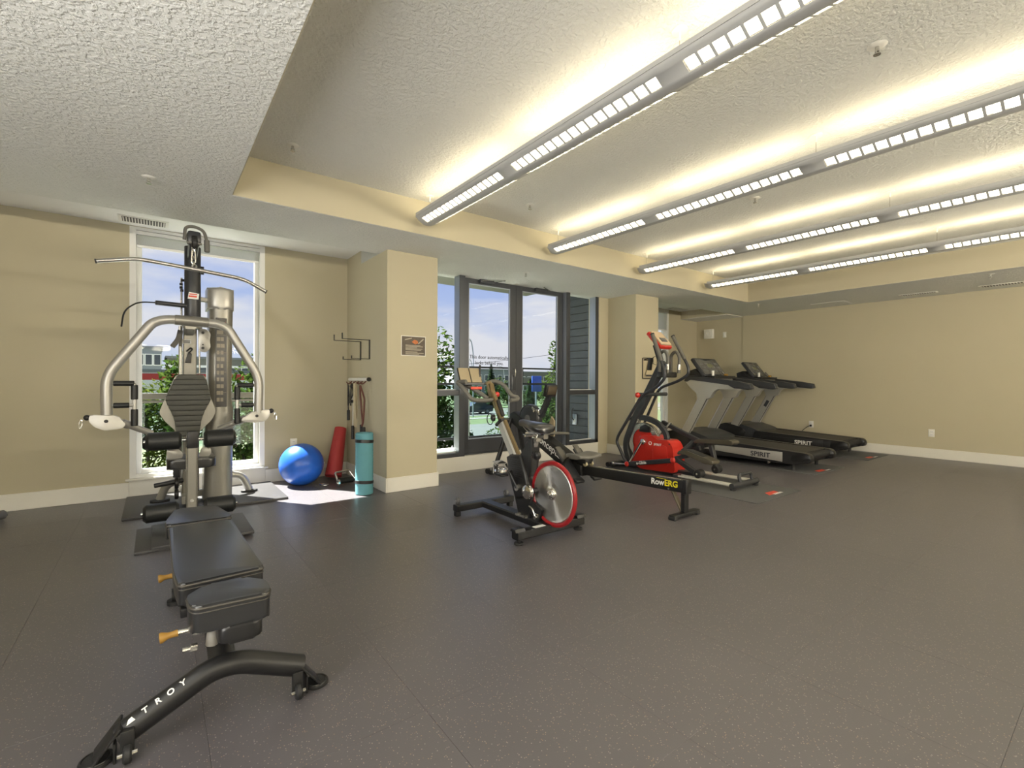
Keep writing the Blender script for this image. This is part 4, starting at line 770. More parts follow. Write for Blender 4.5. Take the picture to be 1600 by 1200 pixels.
def pedal(c):
    c = V(c); p = part(k, 'pedal', CHROME, gbox(c+V((0, -.04, 0)), (.085, .012, .022), .003), gbox(c+V((0, .04, 0)), (.085, .012, .022), .003), gbox(c+V((-.038, 0, 0)), (.01, .08, .022), .002), gbox(c+V((.038, 0, 0)), (.01, .08, .022), .002), gcyl(c+V((-.045, 0, 0)), c+V((.07, 0, 0)), .011, 10))
    part(p, 'toe_cage', SILVER, gbar([c+V((-.036, -.03, .012)), c+V((-.036, .05, .055)), c+V((-.02, .085, .035)), c+V((-.02, .085, -.03))], .014, .004, (1, 0, 0), .02), gbar([c+V((.036, -.03, .012)), c+V((.036, .05, .055)), c+V((.02, .085, .035)), c+V((.02, .085, -.03))], .014, .004, (1, 0, 0), .02), gbox(c+V((0, .03, .062)), (.09, .07, .006), .002, rotm(12, 0, 0)))
    part(p, 'toe_strap', BLACKP, gbar([c+V((-.045, 0, -.015)), c+V((-.048, 0, .05)), c+V((0, 0, .072)), c+V((.048, 0, .05)), c+V((.045, 0, -.015))], .018, .003, (0, 1, 0), .02)); part(p, 'cleat_plate', BLACKP, gbox(c+V((0, .0, -.03)), (.07, .09, .016), .006))
pedal((KX-.175, 3.0, .450)); pedal((KX+.16, 2.70, .20))
# front stem, bars and console
STM = mat('stem_bronze', (0.20, 0.15, 0.08), 0.3, 0.75, noise=0.15, nscale=12)
part(k, 'stem', SILVER, gbar([(KX, 3.02, .50), (KX, 3.245, .81)], .066, .085, (0, 1, 0), b=.014), label='silver lower stem'); part(k, 'stem_inlay', STM, gbar([(KX, 2.99, .53), (KX, 3.205, .82)], .042, .03, (0, 1, 0), b=.01)); part(k, 'stem_post', STM, gbar([(KX, 3.235, .80), (KX, 3.385, 1.05)], .046, .05, (0, 1, 0), b=.01)); part(k, 'post_print', BLACK, gbar([(KX, 3.225, .86), (KX, 3.30, .99)], .034, .012, (0, 1, 0), b=.003))
part(k, 'stem_collar', BLACKP, gbox((KX, 3.238, .805), (.095, .10, .025), .006, rotm(-35, 0, 0))); part(k, 'height_knob', BLACKP, glathe([(0, 0), (.03, 0), (.03, .02), (.012, .03), (0, .03)], (KX-.04, 3.30, .84), (-1, .2, 0), 16), gtorus((KX-.09, 3.29, .83), (1, 0, 0), .045, .004, 24, 6))
HB = [(KX+.02, 3.36, 1.00), (KX-.10, 3.34, .990), (KX-.22, 3.36, 1.0), (KX-.29, 3.42, 1.12), (KX-.315, 3.42, 1.135)]
part(k, 'handlebar', GRIP, gtube([(KX+.03, 3.37, .995), (KX-.10, 3.34, .985), (KX-.225, 3.36, .99), (KX-.285, 3.44, 1.11), (KX-.29, 3.50, 1.14), (KX-.26, 3.40, 1.145)], .0185, 12, .04), gtube([(KX-.275, 3.50, 1.13), (KX-.19, 3.52, 1.12), (KX-.10, 3.44, 1.05), (KX-.04, 3.40, 1.0)], .0185, 12, .06), gtube([(KX-.02, 3.45, 1.13), (KX+.08, 3.48, 1.155), (KX+.16, 3.44, 1.12), (KX+.20, 3.38, 1.02), (KX+.26, 3.36, 1.005), (KX+.235, 3.34, .985), (KX+.15, 3.33, .98)], .0185, 12, .045)); 
part(k, 'bar_clamp', STM, gbox((KX+.01, 3.42, 1.07), (.05, .06, .12), .012, rotm(-20, 0, 0)), gbar([(KX+.02, 3.38, 1.0), (KX-.0, 3.45, 1.14)], .05, .03, (0, 1, 0))); part(k, 'resistance_lever', REDP, gball((KX+.03, 3.36, 1.035), .024, 14), gcyl((KX+.03, 3.36, 1.03), (KX+.05, 3.40, 1.01), .01, 8))
TABL = mat('tan_and_reflection', (0.33, 0.27, 0.17), 0.45, noise=0.1, nscale=10)  # tan of the rack panels is a reflection put into the colour
RTB = rotm(-24, 0, 0)
mr = part(k, 'media_rack', BLACKP, gbox((KX-.17, 3.485, 1.195), (.225, .012, .145), .004, RTB), gbar([(KX-.06, 3.47, 1.12), (KX-.08, 3.47, 1.18), (KX-.055, 3.50, 1.29)], .02, .012, (0, 1, 0))); part(mr, 'rack_panel', TABL, gbox((KX-.228, 3.476, 1.20), (.10, .008, .135), .003, RTB)); part(mr, 'rack_panel', TABL, gbox((KX-.118, 3.476, 1.20), (.10, .008, .135), .003, RTB)); part(mr, 'rack_shelf', GREYP, gbox((KX-.15, 3.46, 1.125), (.20, .05, .02), .004)); part(mr, 'rack_print', INKR, gbox((KX-.13, 3.44, 1.09), (.11, .006, .022), .001))
# ================================================================== ROWING MACHINE
RX = 3.61
r = thing('rowing_machine', 'black rowing machine with long rail between bike and elliptical', 'rowing machine', (RX, 3.5, 0))
part(r, 'rail', BLACK, gprism([(2.305, .208), (2.305, .312), (3.56, .266), (3.56, .175)], 'x', RX-.032, RX+.032, .005)); part(r, 'rail_track', STEEL, gprism([(2.36, .3105), (2.36, .3165), (3.55, .273), (3.55, .267)], 'x', RX-.02, RX+.02, .001)); part(r, 'rail_end_cap', BLACKP, gbox((RX, 2.315, .262), (.076, .04, .125), .008)); part(r, 'rear_post', BLACK, gbar([(RX, 2.335, .03), (RX, 2.335, .28)], .055, .045, (0, 1, 0)))
part(r, 'rear_brace', mat('brace_bronze', (0.14, 0.12, 0.09), 0.35, 0.6, noise=0.1), gbar([(RX, 2.36, .045), (RX, 2.47, .235)], .045, .022, (0, 1, 0))); part(r, 'rear_foot', BLACK, gbox((RX, 2.335, .028), (.37, .06, .032), .006)); 
for s in (-1, 1): part(r, 'foot_end', RUBBER, gbox((RX+s*.165, 2.335, .016), (.05, .068, .032), .008))
part(r, 'brace_bolt', STEEL, gcyl((RX-.04, 2.47, .222), (RX+.04, 2.47, .222), .009, 10))
lt_ = V((0, 1, -.041)).normalized()
part(r, 'lettering', INKW, gtext('Row', .073, (RX-.0335, 2.655, .2585), (0, -1, .035), (0, 0, 1), .0008, bold=.002, align='LEFT'), smooth=0, label='white part of the rail wording'); part(r, 'lettering', INKY, gtext('ERG', .073, (RX-.0335, 2.515, .2632), (0, -1, .035), (0, 0, 1), .0008, bold=.002, align='LEFT'), smooth=0, label='yellow part of the rail wording'); part(r, 'small_lettering', INKY, bx(RX-.0336, RX-.0328, 2.50, 2.60, .2965, .2995), smooth=0)
SEATM = mat('seat_grey', (0.17, 0.165, 0.15), 0.55, bump=0.15, bscale=150, noise=0.05)
def rseat():
    st = [(-.165, .09, 0), (-.15, .115, .004), (-.10, .125, .0), (-.05, .12, -.008), (0, .11, -.01), (.05, .12, -.008), (.10, .125, 0), (.15, .115, .004), (.165, .09, 0)]
    vs = []; fs = []; n = 16
    for x, w, dz in st:
        for i in range(n):
            a = 2*math.pi*i/n; sx = abs(math.cos(a))**.6*math.copysign(1, math.cos(a)); sz = abs(math.sin(a))**.6*math.copysign(1, math.sin(a)); vs.append(V((RX+x, 3.53+w*sx, .372+dz+.024*sz)))
    for i in range(len(st)-1):
        for j in range(n): fs.append([i*n+j, i*n+(j+1) % n, (i+1)*n+(j+1) % n, (i+1)*n+j])
    fs += [list(range(n)), [(len(st)-1)*n+j for j in range(n)]]; return vs, fs
st_ = part(r, 'seat', SEATM, rseat(), smooth=50); part(st_, 'seat_carriage', BLACKP, gbox((RX, 3.53, .325), (.12, .17, .06), .012)); part(st_, 'seat_roller', TAN, gcyl((RX-.055, 3.46, .295), (RX-.035, 3.46, .295), .024, 14), gcyl((RX+.035, 3.46, .295), (RX+.055, 3.46, .295), .024, 14))
part(r, 'front_beam', BLACK, gprism([(4.68, .775), (4.755, .745), (4.765, .65), (3.88, .255), (3.66, .165), (3.50, .165), (3.52, .268), (3.66, .335)], 'x', RX-.06, RX+.06, .008), label='sloping black front beam')
bd = (V((0, 4.68, .775))-V((0, 3.66, .335))).normalized()
part(r, 'lettering', INKW, gtext('concept2', .115, (RX-.0615, 4.02, .418), (0, -bd.y, -bd.z), (0, -bd.z, bd.y), .0008, bold=.0015), smooth=0, label='white wording on the front beam')
for s in (-1, 1): part(r, 'front_leg', BLACK, gbar([(RX+s*.05, 4.73, .69), (RX+s*.26, 4.82, .02)], .045, .045, (0, 1, 0)))
part(r, 'front_leg_bar', BLACK, gbar([(RX-.31, 4.82, .025), (RX+.31, 4.82, .025)], .05, .05)); part(r, 'leg_wheel', RUBBER, gcyl((RX-.32, 4.88, .032), (RX-.28, 4.88, .032), .032, 16)); part(r, 'leg_wheel', RUBBER, gcyl((RX+.28, 4.88, .032), (RX+.32, 4.88, .032), .032, 16))
FWC = V((RX, 4.41, .70)); cg = part(r, 'flywheel_housing', DGREY, glathe([(0, -.052), (.145, -.052), (.170, -.035), (.176, 0), (.170, .035), (.145, .052), (0, .052)], FWC, (1, 0, 0), 44)); part(cg, 'housing_rim', BLACKP, gtorus(FWC-V((.045, 0, 0)), (1, 0, 0), .158, .010, 44, 8)); part(cg, 'housing_boss', GREYP, gcyl(FWC-V((.058, 0, 0)), FWC-V((.045, 0, 0)), .05, 24, bev=.004)); part(cg, 'damper_lever', STEEL, gbox(FWC+V((-.05, -.10, .13)), (.02, .05, .02), .004, rotm(35, 0, 0)), gcyl(FWC+V((-.06, -.12, .10)), FWC+V((-.04, -.12, .10)), .012, 10))
part(r, 'monitor_arm', DGREY, gbar([(RX+.02, 4.25, .74), (RX+.02, 4.17, .87), (RX+.02, 4.10, .99)], .055, .06, (0, 1, 0), .03)); mn = part(r, 'monitor', BLACKP, gbox((RX+.02, 4.085, 1.045), (.17, .05, .145), .012, rotm(14, 0, 0))); part(mn, 'screen', mat('screen_dark', (0.09, 0.07, 0.045), 0.2, noise=0.1), gbox((RX+.02, 4.055, 1.045), (.13, .006, .10), .002, rotm(14, 0, 0)))
part(r, 'arm_joint', STEEL, gcyl((RX-.03, 4.24, .77), (RX+.07, 4.24, .77), .018, 12), gbox((RX-.02, 4.30, .80), (.03, .14, .05), .01)); part(r, 'handle_hook', TABL, gprism([(4.03, .52), (4.10, .52), (4.12, .66), (4.08, .75), (4.03, .70)], 'x', RX+.03, RX+.05, .004))
hd = part(r, 'pull_handle', GRIP, gtube([(RX-.23, 4.0, .545), (RX-.07, 4.04, .56), (RX+.07, 4.04, .56), (RX+.23, 4.0, .545)], .017, 12, .08)); part(hd, 'handle_joint', BLACKP, gbox((RX, 4.045, .56), (.06, .03, .045), .006)); part(hd, 'chain', STEEL, gtube([(RX, 4.05, .56), (RX, 4.25, .63)], .006, 8))
for s in (-1, 1):
    fp = part(r, 'footrest', DGREY, gbox((RX+s*.13, 3.625, .27), (.12, .022, .40), .01, rotm(-46, 0, 0)), gbox((RX+s*.13, 3.47, .135), (.12, .07, .03), .01, rotm(30, 0, 0))); part(fp, 'foot_strap', BLACKP, gbar([(RX+s*.13-.066, 3.64, .27), (RX+s*.13-.06, 3.60, .345), (RX+s*.13, 3.585, .365), (RX+s*.13+.06, 3.60, .345), (RX+s*.13+.066, 3.64, .27)], .035, .004, (0, .7, .7), .02)); part(fp, 'flexfoot', GRIP, gbox((RX+s*.13, 3.735, .385), (.075, .014, .17), .006, rotm(-46, 0, 0)))
part(r, 'footrest_bar', BLACK, gcyl((RX-.20, 3.68, .27), (RX+.20, 3.68, .27), .014, 12))
# ================================================================== ELLIPTICAL
EX = 5.12
RAILW = mat('rail_pale', (0.62, 0.61, 0.56), 0.3, 0.2, noise=0.03)
MATEL = mat('grey_floor_mat', (0.075, 0.077, 0.080), 0.6, noise=0.12, nscale=90, bump=0.2, bscale=200)
em = thing('equipment_mat', 'thin grey mat with red printed mark under the elliptical', 'mat', (5.02, 3.2, 0)); part(em, 'mat_sheet', MATEL, bx(4.55, 5.50, 2.17, 4.30, 0, .006, .002))
part(em, 'print_mark', INKR, gprism([(4.98, 2.26), (5.20, 2.26), (5.23, 2.33), (5.05, 2.34)], 'z', .006, .0063), smooth=0); part(em, 'print_text', INKW, *[bx(5.07+.03*i, 5.09+.03*i, 2.24, 2.275, .006, .0064) for i in range(6)], smooth=0)
e = thing('elliptical_trainer', 'dark grey elliptical trainer with red cover and console', 'elliptical', (EX, 3.4, .007))
part(e, 'mast', DGREY, gbar([(EX, 4.12, .06), (EX, 4.21, .30), (EX, 4.05, .66), (EX, 3.62, 1.40)], .10, .095, (0, 1, 0), .14, .014), label='dark bent mast'); part(e, 'rear_arch', DGREY, gbar([(EX, 4.10, .655), (EX, 3.90, .69), (EX, 3.68, .62), (EX, 3.57, .50), (EX, 3.56, .36)], .07, .05, (1, 0, 0), .12, .01)); part(e, 'arch_bracket', DGREY, gbox((EX, 4.11, .66), (.13, .10, .035), .006, rotm(-20, 0, 0)))
EF = V((EX, 3.905, .375)); fwl = part(e, 'flywheel', STEEL, glathe([(.17, -.03), (.235, -.03), (.242, -.02), (.242, .02), (.235, .03), (.17, .03)], EF, (1, 0, 0), 48)); part(fwl, 'flywheel_web', REDP, gcyl(EF-V((.018, 0, 0)), EF+V((.018, 0, 0)), .172, 40)); part(fwl, 'flywheel_plate', BLACKP, gprism([(3.80, .50), (3.96, .50), (3.94, .57), (3.86, .60), (3.79, .57)], 'x', EX-.05, EX-.02, .006)); part(e, 'brake_calliper', STEEL, gbox((EX-.01, 4.0, .64), (.05, .05, .04), .008), gcyl((EX-.04, 4.0, .615), (EX+.03, 4.0, .615), .012, 10)); part(e, 'brake_cable', BROWN, gtube([(EX, 4.0, .66), (EX-.03, 3.98, .75), (EX-.05, 3.86, 1.0), (EX-.03, 3.72, 1.2)], .005, 6, .1))
cv = part(e, 'cover', REDP, gprism([(4.01, .09), (4.005, .19), (3.985, .33), (3.90, .46), (3.70, .475), (3.64, .43), (3.465, .437), (3.41, .35), (3.375, .05), (3.88, .03)], 'x', EX-.11, EX+.11, .02, 3, rnd=.03), label='glossy red plastic cover')
part(cv, 'cover_panel', REDP, gprism([(3.70, .12), (3.47, .12), (3.49, .36), (3.62, .37), (3.70, .30)], 'x', EX-.122, EX-.105, .012, 2, rnd=.02)); part(cv, 'lettering', INKW, gtext('SPIRIT', .042, (EX-.1235, 3.62, .368), (0, -1, 0), (0, 0, 1), .0008, shear=.2, bold=.0006), gtorus((EX-.112, 3.735, .375), (1, 0, 0), .020, .0035, 20, 6), smooth=0); part(cv, 'vent_dot', BLACKP, gcyl((EX-.116, 3.455, .39), (EX-.108, 3.455, .39), .009, 10))
part(e, 'base_rail', DGREY, gbar([(EX, 4.30, .05), (EX, 3.10, .05)], .10, .06)); part(e, 'front_base', DGREY, gbar([(EX-.25, 4.28, .045), (EX+.25, 4.28, .045)], .07, .06)); part(e, 'front_wheel', RUBBER, gcyl((EX-.27, 4.30, .04), (EX-.24, 4.30, .04), .033, 16), gcyl((EX+.24, 4.30, .04), (EX+.27, 4.30, .04), .033, 16))
for s, x in ((-1, EX-.21), (1, EX+.21)):
    for d in (-.035, .035): part(e, 'roller_rail', RAILW, gcyl((x+d, 3.30, .055), (x+d, 2.60, .055), .013, 12))
    part(e, 'rail_mount', DGREY, gbox((x, 3.27, .045), (.13, .06, .05), .008))
part(e, 'rear_base', DGREY, gcyl((EX-.275, 2.585, .055), (EX+.275, 2.585, .055), .03, 18, bev=.004)); part(e, 'rear_handle', DGREY, gtube([(EX-.10, 2.585, .07), (EX-.10, 2.60, .155), (EX+.16, 2.60, .155), (EX+.16, 2.585, .07)], .018, 12, .04))
for s in (-1, 1): part(e, 'base_foot', RUBBER, gcyl((EX+s*.24, 2.585, .007), (EX+s*.24, 2.585, .028), .032, 16, bev=.003))
# arms
LX, RX2 = 4.86, 5.42
part(e, 'moving_arm', DGREY, gtube([(LX, 3.60, 1.727), (LX, 3.43, 1.30), (LX, 3.415, 1.20), (LX, 3.53, 1.085), (LX, 3.70, 1.01), (LX, 3.78, .945), (LX, 4.13, .44), (LX, 4.155, .36), (LX, 3.99, .10)], .019, 12, .08)); part(e, 'moving_arm', DGREY, gtube([(RX2, 3.693, 1.744), (RX2, 3.47, 1.35), (RX2, 3.46, 1.25), (RX2, 3.60, 1.165), (RX2, 3.90, 1.07), (RX2, 4.16, .54), (RX2, 4.10, .12)], .019, 12, .09))
part(e, 'arm_grip', GRIP, gcyl((LX, 3.601, 1.73), (LX, 3.47, 1.40), .0245, 14, bev=.005)); part(e, 'arm_grip', GRIP, gcyl((RX2, 3.696, 1.748), (RX2, 3.52, 1.44), .0245, 14, bev=.005)); part(e, 'arm_end', BLACKP, gcyl((LX, 3.606, 1.742), (LX, 3.60, 1.727), .026, 14)); part(e, 'arm_end', BLACKP, gcyl((RX2, 3.70, 1.755), (RX2, 3.693, 1.744), .026, 14))
part(e, 'arm_axle', DGREY, gcyl((LX-.01, 3.80, .99), (RX2+.01, 3.80, .99), .024, 14)); part(e, 'pivot_cap', REDP, gball((LX-.035, 3.79, .985), .034, 16), label='red pivot cap')
part(e, 'static_handle', GRIP, gtube([(EX-.12, 3.60, 1.22), (EX-.12, 3.60, 1.49), (EX-.12, 3.53, 1.545), (EX-.12, 3.475, 1.47), (EX-.12, 3.485, 1.26)], .02, 12, .05)); part(e, 'static_handle', GRIP, gtube([(EX+.12, 3.60, 1.22), (EX+.12, 3.60, 1.49), (EX+.12, 3.53, 1.545), (EX+.12, 3.475, 1.47), (EX+.12, 3.485, 1.26)], .02, 12, .05)); part(e, 'handle_bracket', BLACKP, gbox((EX, 3.57, 1.24), (.30, .09, .07), .015), gbar([(EX, 3.75, 1.25), (EX, 3.55, 1.25)], .07, .06)); part(e, 'sensor_grip', STEEL, gcyl((EX-.12, 3.48, 1.37), (EX-.12, 3.484, 1.30), .0225, 12), gcyl((EX+.12, 3.48, 1.37), (EX+.12, 3.484, 1.30), .0225, 12))
part(e, 'console_neck', BLACKP, gbar([(EX, 3.67, 1.42), (EX, 3.74, 1.62)], .08, .05, (0, 1, 0))); RC = rotm(42, 0, 0)
cn = part(e, 'console', REDP, gbox((EX, 3.69, 1.675), (.26, .055, .28), .02, rotm(-43, 0, 0)), label='red console shell'); part(cn, 'console_face', mat('console_cream', (0.55, 0.42, 0.28), 0.4, noise=0.1), gbox((EX, 3.668, 1.70), (.215, .03, .235), .01, rotm(-43, 0, 0))); part(cn, 'console_screen', GREYP, gbox((EX, 3.635, 1.675), (.12, .03, .07), .004, rotm(-43, 0, 0)))
part(e, 'bottle_holder', BLACK, gtorus((EX-.05, 3.83, 1.44), (0, .2, 1), .045, .006, 20, 6), gbar([(EX-.05, 3.80, 1.30), (EX-.05, 3.78, 1.46)], .07, .03, (0, 1, 0)))
# lower links, cranks, pedals
lk = part(e, 'lower_link', DGREY, gbar([(LX+.0, 4.0, .088), (LX+.0, 3.26, .238)], .045, .055, (0, 0, 1), b=.008)); part(lk, 'link_cap', REDP, gball((LX-.022, 3.965, .095), .034, 16, (.6, 1, 1))); part(lk, 'link_cap', REDP, gball((LX-.022, 3.29, .232), .036, 16, (.6, 1, 1)))
ld_ = V((0, -.74, .15)).normalized(); part(lk, 'lettering', INKW, gtext('e-Glide', .052, (LX-.0235, 3.74, .142), ld_, (0, ld_.z, -ld_.y), .0008, bold=.0014), smooth=0)
part(e, 'lower_link', DGREY, gbar([(RX2, 4.05, .12), (RX2, 3.30, .33)], .045, .055, (0, 0, 1), b=.008)); part(e, 'front_stub', STEEL, gbar([(LX+.03, 4.22, .06), (LX+.03, 3.95, .085)], .04, .022), gball((LX+.03, 4.23, .06), .026, 14))
part(e, 'crank_hub', CHROME, glathe([(0, .05), (.012, .05), (.036, .035), (.042, .01), (0, .0)], (EX-.11, 3.83, .385), (-1, 0, 0), 24)); part(e, 'crank_arm', CHROME, gbar([(EX-.155, 3.83, .385), (LX+.03, 3.95, .12)], .026, .04, (1, 0, 0))); part(e, 'crank_arm', CHROME, gbar([(EX+.155, 3.83, .385), (RX2-.03, 3.70, .62)], .026, .04, (1, 0, 0)))
PEDM = mat('pedal_bronze', (0.085, 0.075, 0.055), 0.4, 0.2, noise=0.15, nscale=30)
def epedal(x, y0, z0, y1, z1):
    p = part(e, 'foot_pedal', PEDM, gprism([(y0, z0), (y0-.02, z0+.05), (y0-.12, z0+.062), (y1+.06, z1+.045), (y1, z1+.03), (y1+.01, z1-.012), (y1+.10, z1-.01), (y0-.10, z0+.015)], 'x', x-.075, x+.075, .012, 2, rnd=.02)); part(p, 'pedal_tread', RUBBER, gprism([(y0-.05, z0+.058), (y0-.12, z0+.066), (y1+.08, z1+.049), (y1+.05, z1+.041)], 'x', x-.06, x+.06, .002)); return p
epedal(LX+.07, 3.25, .305, 2.80, .255); epedal(RX2-.07, 3.30, .40, 2.80, .44)
part(e, 'pedal_arm', DGREY, gbar([(LX+.05, 3.29, .245), (LX+.07, 3.02, .10)], .055, .05, (1, 0, 0)), gbar([(LX+.05, 3.30, .25), (LX+.07, 3.15, .30)], .05, .045, (1, 0, 0))); part(e, 'pedal_arm', DGREY, gbar([(RX2-.02, 3.83, .615), (RX2-.05, 3.20, .395)], .05, .055, (1, 0, 0)), gbar([(RX2-.05, 3.36, .40), (LX+.30, 3.40, .27)], .05, .05, (1, 0, 0))); part(e, 'pedal_arm', DGREY, gbar([(RX2-.05, 3.12, .39), (RX2-.06, 3.05, .12)], .05, .06, (1, 0, 0)))
for x, y in ((LX+.06, 3.0), (RX2-.06, 3.04)): w = part(e, 'roller_wheel', RUBBER, gcyl((x-.05, y, .115), (x+.05, y, .115), .048, 24, bev=.008)); part(w, 'wheel_axle', STEEL, gcyl((x-.056, y, .115), (x+.056, y, .115), .012, 12))
# ================================================================== TREADMILLS
def treadmill(x0, x1, dy, lab, panel_silver, tall, dark_right):
    xc = (x0+x1)/2; t = thing('treadmill', lab, 'treadmill', (xc, 3.4+dy, .006)); Y = lambda y: y+dy
    def pz(pts): return [(Y(a), b) for a, b in pts]
    part(t, 'deck_frame', BLACKP, gprism(pz([(2.55, .10), (2.50, .16), (2.52, .225), (4.15, .285), (4.35, .285), (4.40, .06), (3.80, .06), (2.75, .075)]), 'x', x0+.06, x1-.06, .01))
    for xa, xb, s in ((x0, x0+.09, -1), (x1-.09, x1, 1)):
        part(t, 'side_rail', BLACKP, gprism(pz([(2.48, .12), (2.46, .20), (2.50, .245), (3.85, .30), (3.90, .12), (3.60, .085), (2.60, .085)]), 'x', xa, xb, .012, 2, rnd=.02))
    sp = part(t, 'side_panel', SILVER if panel_silver else BLACKP, gprism(pz([(2.775, .105), (2.775, .232), (3.70, .225), (3.90, .155)]), 'x', x0-.006, x0+.004, .002)); ang = (0, -1, .0)
    part(sp, 'lettering', INKD if panel_silver else INKW, gtext('SPIRIT', .088, (x0-.0068, Y(3.06), .166), ang, (0, 0, 1), .0008, bold=.0018, sx=1.12), smooth=0)
    part(t, 'belt', mat('tread_belt', (0.035, 0.033, 0.03), 0.55, bump=0.15, bscale=300, noise=0.15, nscale=15), gprism(pz([(2.55, .232), (2.55, .245), (4.05, .295), (4.05, .285)]), 'x', x0+.10, x1-.10)); part(t, 'rear_roller', RUBBER, gcyl((x0+.10, Y(2.52), .19), (x1-.10, Y(2.52), .19), .048, 20)); 
    for xa in (x0+.05, x1-.05): part(t, 'roller_cap', BLACKP, gprism(pz([(2.44, .12), (2.43, .21), (2.48, .245), (2.66, .25), (2.68, .12)]), 'x', xa-.052, xa+.052, .015, 2, rnd=.03)); part(t, 'rear_foot', RUBBER, gcyl((xa, Y(2.66), .006), (xa, Y(2.66), .09), .022, 14))
    part(t, 'front_support', BLACKP, gbox((xc, Y(4.40), .05), (x1-x0-.1, .10, .086), .01)); part(t, 'foot_bolt', STEEL, gcyl((x0-.004, Y(2.95), .075), (x0+.02, Y(2.95), .075), .016, 12))
    part(t, 'motor_hood', DGREY, gprism(pz([(3.80, .29), (3.90, .335), (4.10, .39), (4.40, .40), (4.62, .33), (4.68, .12), (4.60, .07), (3.90, .07)]), 'x', x0+.03, x1-.03, .03, 3, rnd=.03))
    SM = SILVER
    for xa, s in ((x0+.045, -1), (x1-.045, 1)):
        part(t, 'upright_boot', BLACKP, gprism(pz([(4.02, .28), (4.10, .345), (4.36, .40), (4.62, .34), (4.66, .20), (4.4, .12), (4.05, .14)]), 'x', xa-.05, xa+.05, .015, 2, rnd=.03))
        part(t, 'upright', SM, gbar([(xa, Y(4.26), .30), (xa, Y(3.92), .93)], .07, .15, (0, 1, 0), b=.02), label='silver slanted upright'); part(t, 'upright_edge', DGREY, gbar([(xa, Y(4.185), .32), (xa, Y(3.85), .935)], .06, .02, (0, 1, 0)))
        part(t, 'upright_bracket', SM, gprism(pz([(4.005, .88), (3.81, .91), (3.76, 1.0), (3.70, 1.045), (3.30, 1.05), (3.28, 1.09), (3.40, 1.125), (3.95, 1.175), (4.18, 1.185), (4.22, 1.16), (4.15, 1.08), (4.03, .98)]), 'x', xa-.042, xa+.042, .012, 2, rnd=.02)); part(t, 'arm_pad', DGREY, gprism(pz([(4.245, 1.17), (4.20, 1.245), (4.12, 1.255), (3.40, 1.165), (3.21, 1.13), (3.19, 1.06), (3.24, 1.045), (3.44, 1.06), (3.52, 1.125), (4.12, 1.20), (4.19, 1.15)]), 'x', xa-.048, xa+.048, .015, 2))
    if tall: part(t, 'upright_mark', INKD, gbar([(x1-.082, Y(4.03), .70), (x1-.082, Y(3.97), .81)], .003, .055, (0, 1, 0)))
    part(t, 'crossbar', BLACKP, gbox((xc, Y(4.02), 1.195), (x1-x0-.10, .30, .06), .02), gprism(pz([(4.22, 1.16), (4.24, 1.32), (4.12, 1.36), (3.96, 1.23), (3.96, 1.16)]), 'x', x0+.10, x1-.10, .01)); co = part(t, 'console', DGREY, gbox((xc, Y(4.065), 1.375), ((x1-x0)*.80 if not tall else (x1-x0)*.62, .055, .36), .02, rotm(-38, 0, 0)), label='dark slanted console')
    R = rotm(-38, 0, 0); nn = R @ V((0, -1, 0)); upv = R @ V((0, 0, 1)); c0 = V((xc, Y(4.065), 1.375)); w = (x1-x0)*(.72 if not tall else .54)
    part(co, 'display', mat('display_grey', (0.13, 0.13, 0.12), 0.25, noise=0.35, nscale=40), gbox(c0+nn*.029, (w, .006, .30), .003, R)); part(co, 'display_slot', BLACK, gbox(c0+nn*.032+upv*.135, (.14, .004, .022), .003, R))
    for i in range(3):
        for j in range(4): part(co, 'key_block', GREYP, gbox(c0+nn*.033+upv*(.06-.07*i)+V(((j-1.5)*w*.23, 0, 0)), (w*.17, .004, .04), .002, R))
    part(co, 'display_window', mat('lcd_green', (0.16, 0.17, 0.10), 0.2, noise=0.1), gbox(c0+nn*.035+upv*.02, (w*.25, .004, .07), .002, R))
    part(t, 'bottle', PLATEW, gcyl((xc-.17, Y(3.90), 1.235), (xc-.17, Y(3.90), 1.33), .02, 14, bev=.004)); part(t, 'accessory_tray', BLACKP, gbox((xc, Y(3.86), 1.225), ((x1-x0)*.75, .14, .05), .015)); part(t, 'safety_key', YEL, gbox((xc+.03, Y(3.80), 1.265), (.06, .04, .03), .006))
    part(t, 'grip_bar', GRIP, gcyl((xc+.12, Y(3.80), 1.18), (xc+.12, Y(3.93), 1.33), .02, 12, bev=.004), gtube([(xc-.2, Y(3.80), 1.19), (xc+.2, Y(3.80), 1.19)], .018, 10))
    return t
def tmat(x0, x1, y0, y1, lab):
    o = thing('equipment_mat', lab, 'mat', ((x0+x1)/2, (y0+y1)/2, 0)); part(o, 'mat_sheet', MATEL, bx(x0, x1, y0, y1, 0, .005, .002)); part(o, 'print_mark', INKR, gprism([(x0+.25, y0+.06), (x0+.48, y0+.06), (x0+.50, y0+.12), (x0+.30, y0+.13)], 'z', .005, .0053), smooth=0); part(o, 'print_text', INKW, *[bx(x0+.45+.03*i, x0+.47+.03*i, y0+.04, y0+.07, .005, .0054) for i in range(5)], smooth=0)
tmat(6.56, 7.50, 2.42, 4.9, 'thin dark mat with red print under the treadmill beside the elliptical'); tmat(8.42, 9.38, 2.42, 4.9, 'thin dark mat under the treadmill beside the right wall')
treadmill(6.62, 7.45, 0.07, 'silver sided treadmill with wide console beside the elliptical', True, False, False)
treadmill(8.47, 9.31, 0.26, 'black sided treadmill with smaller console beside the right wall', False, True, True)

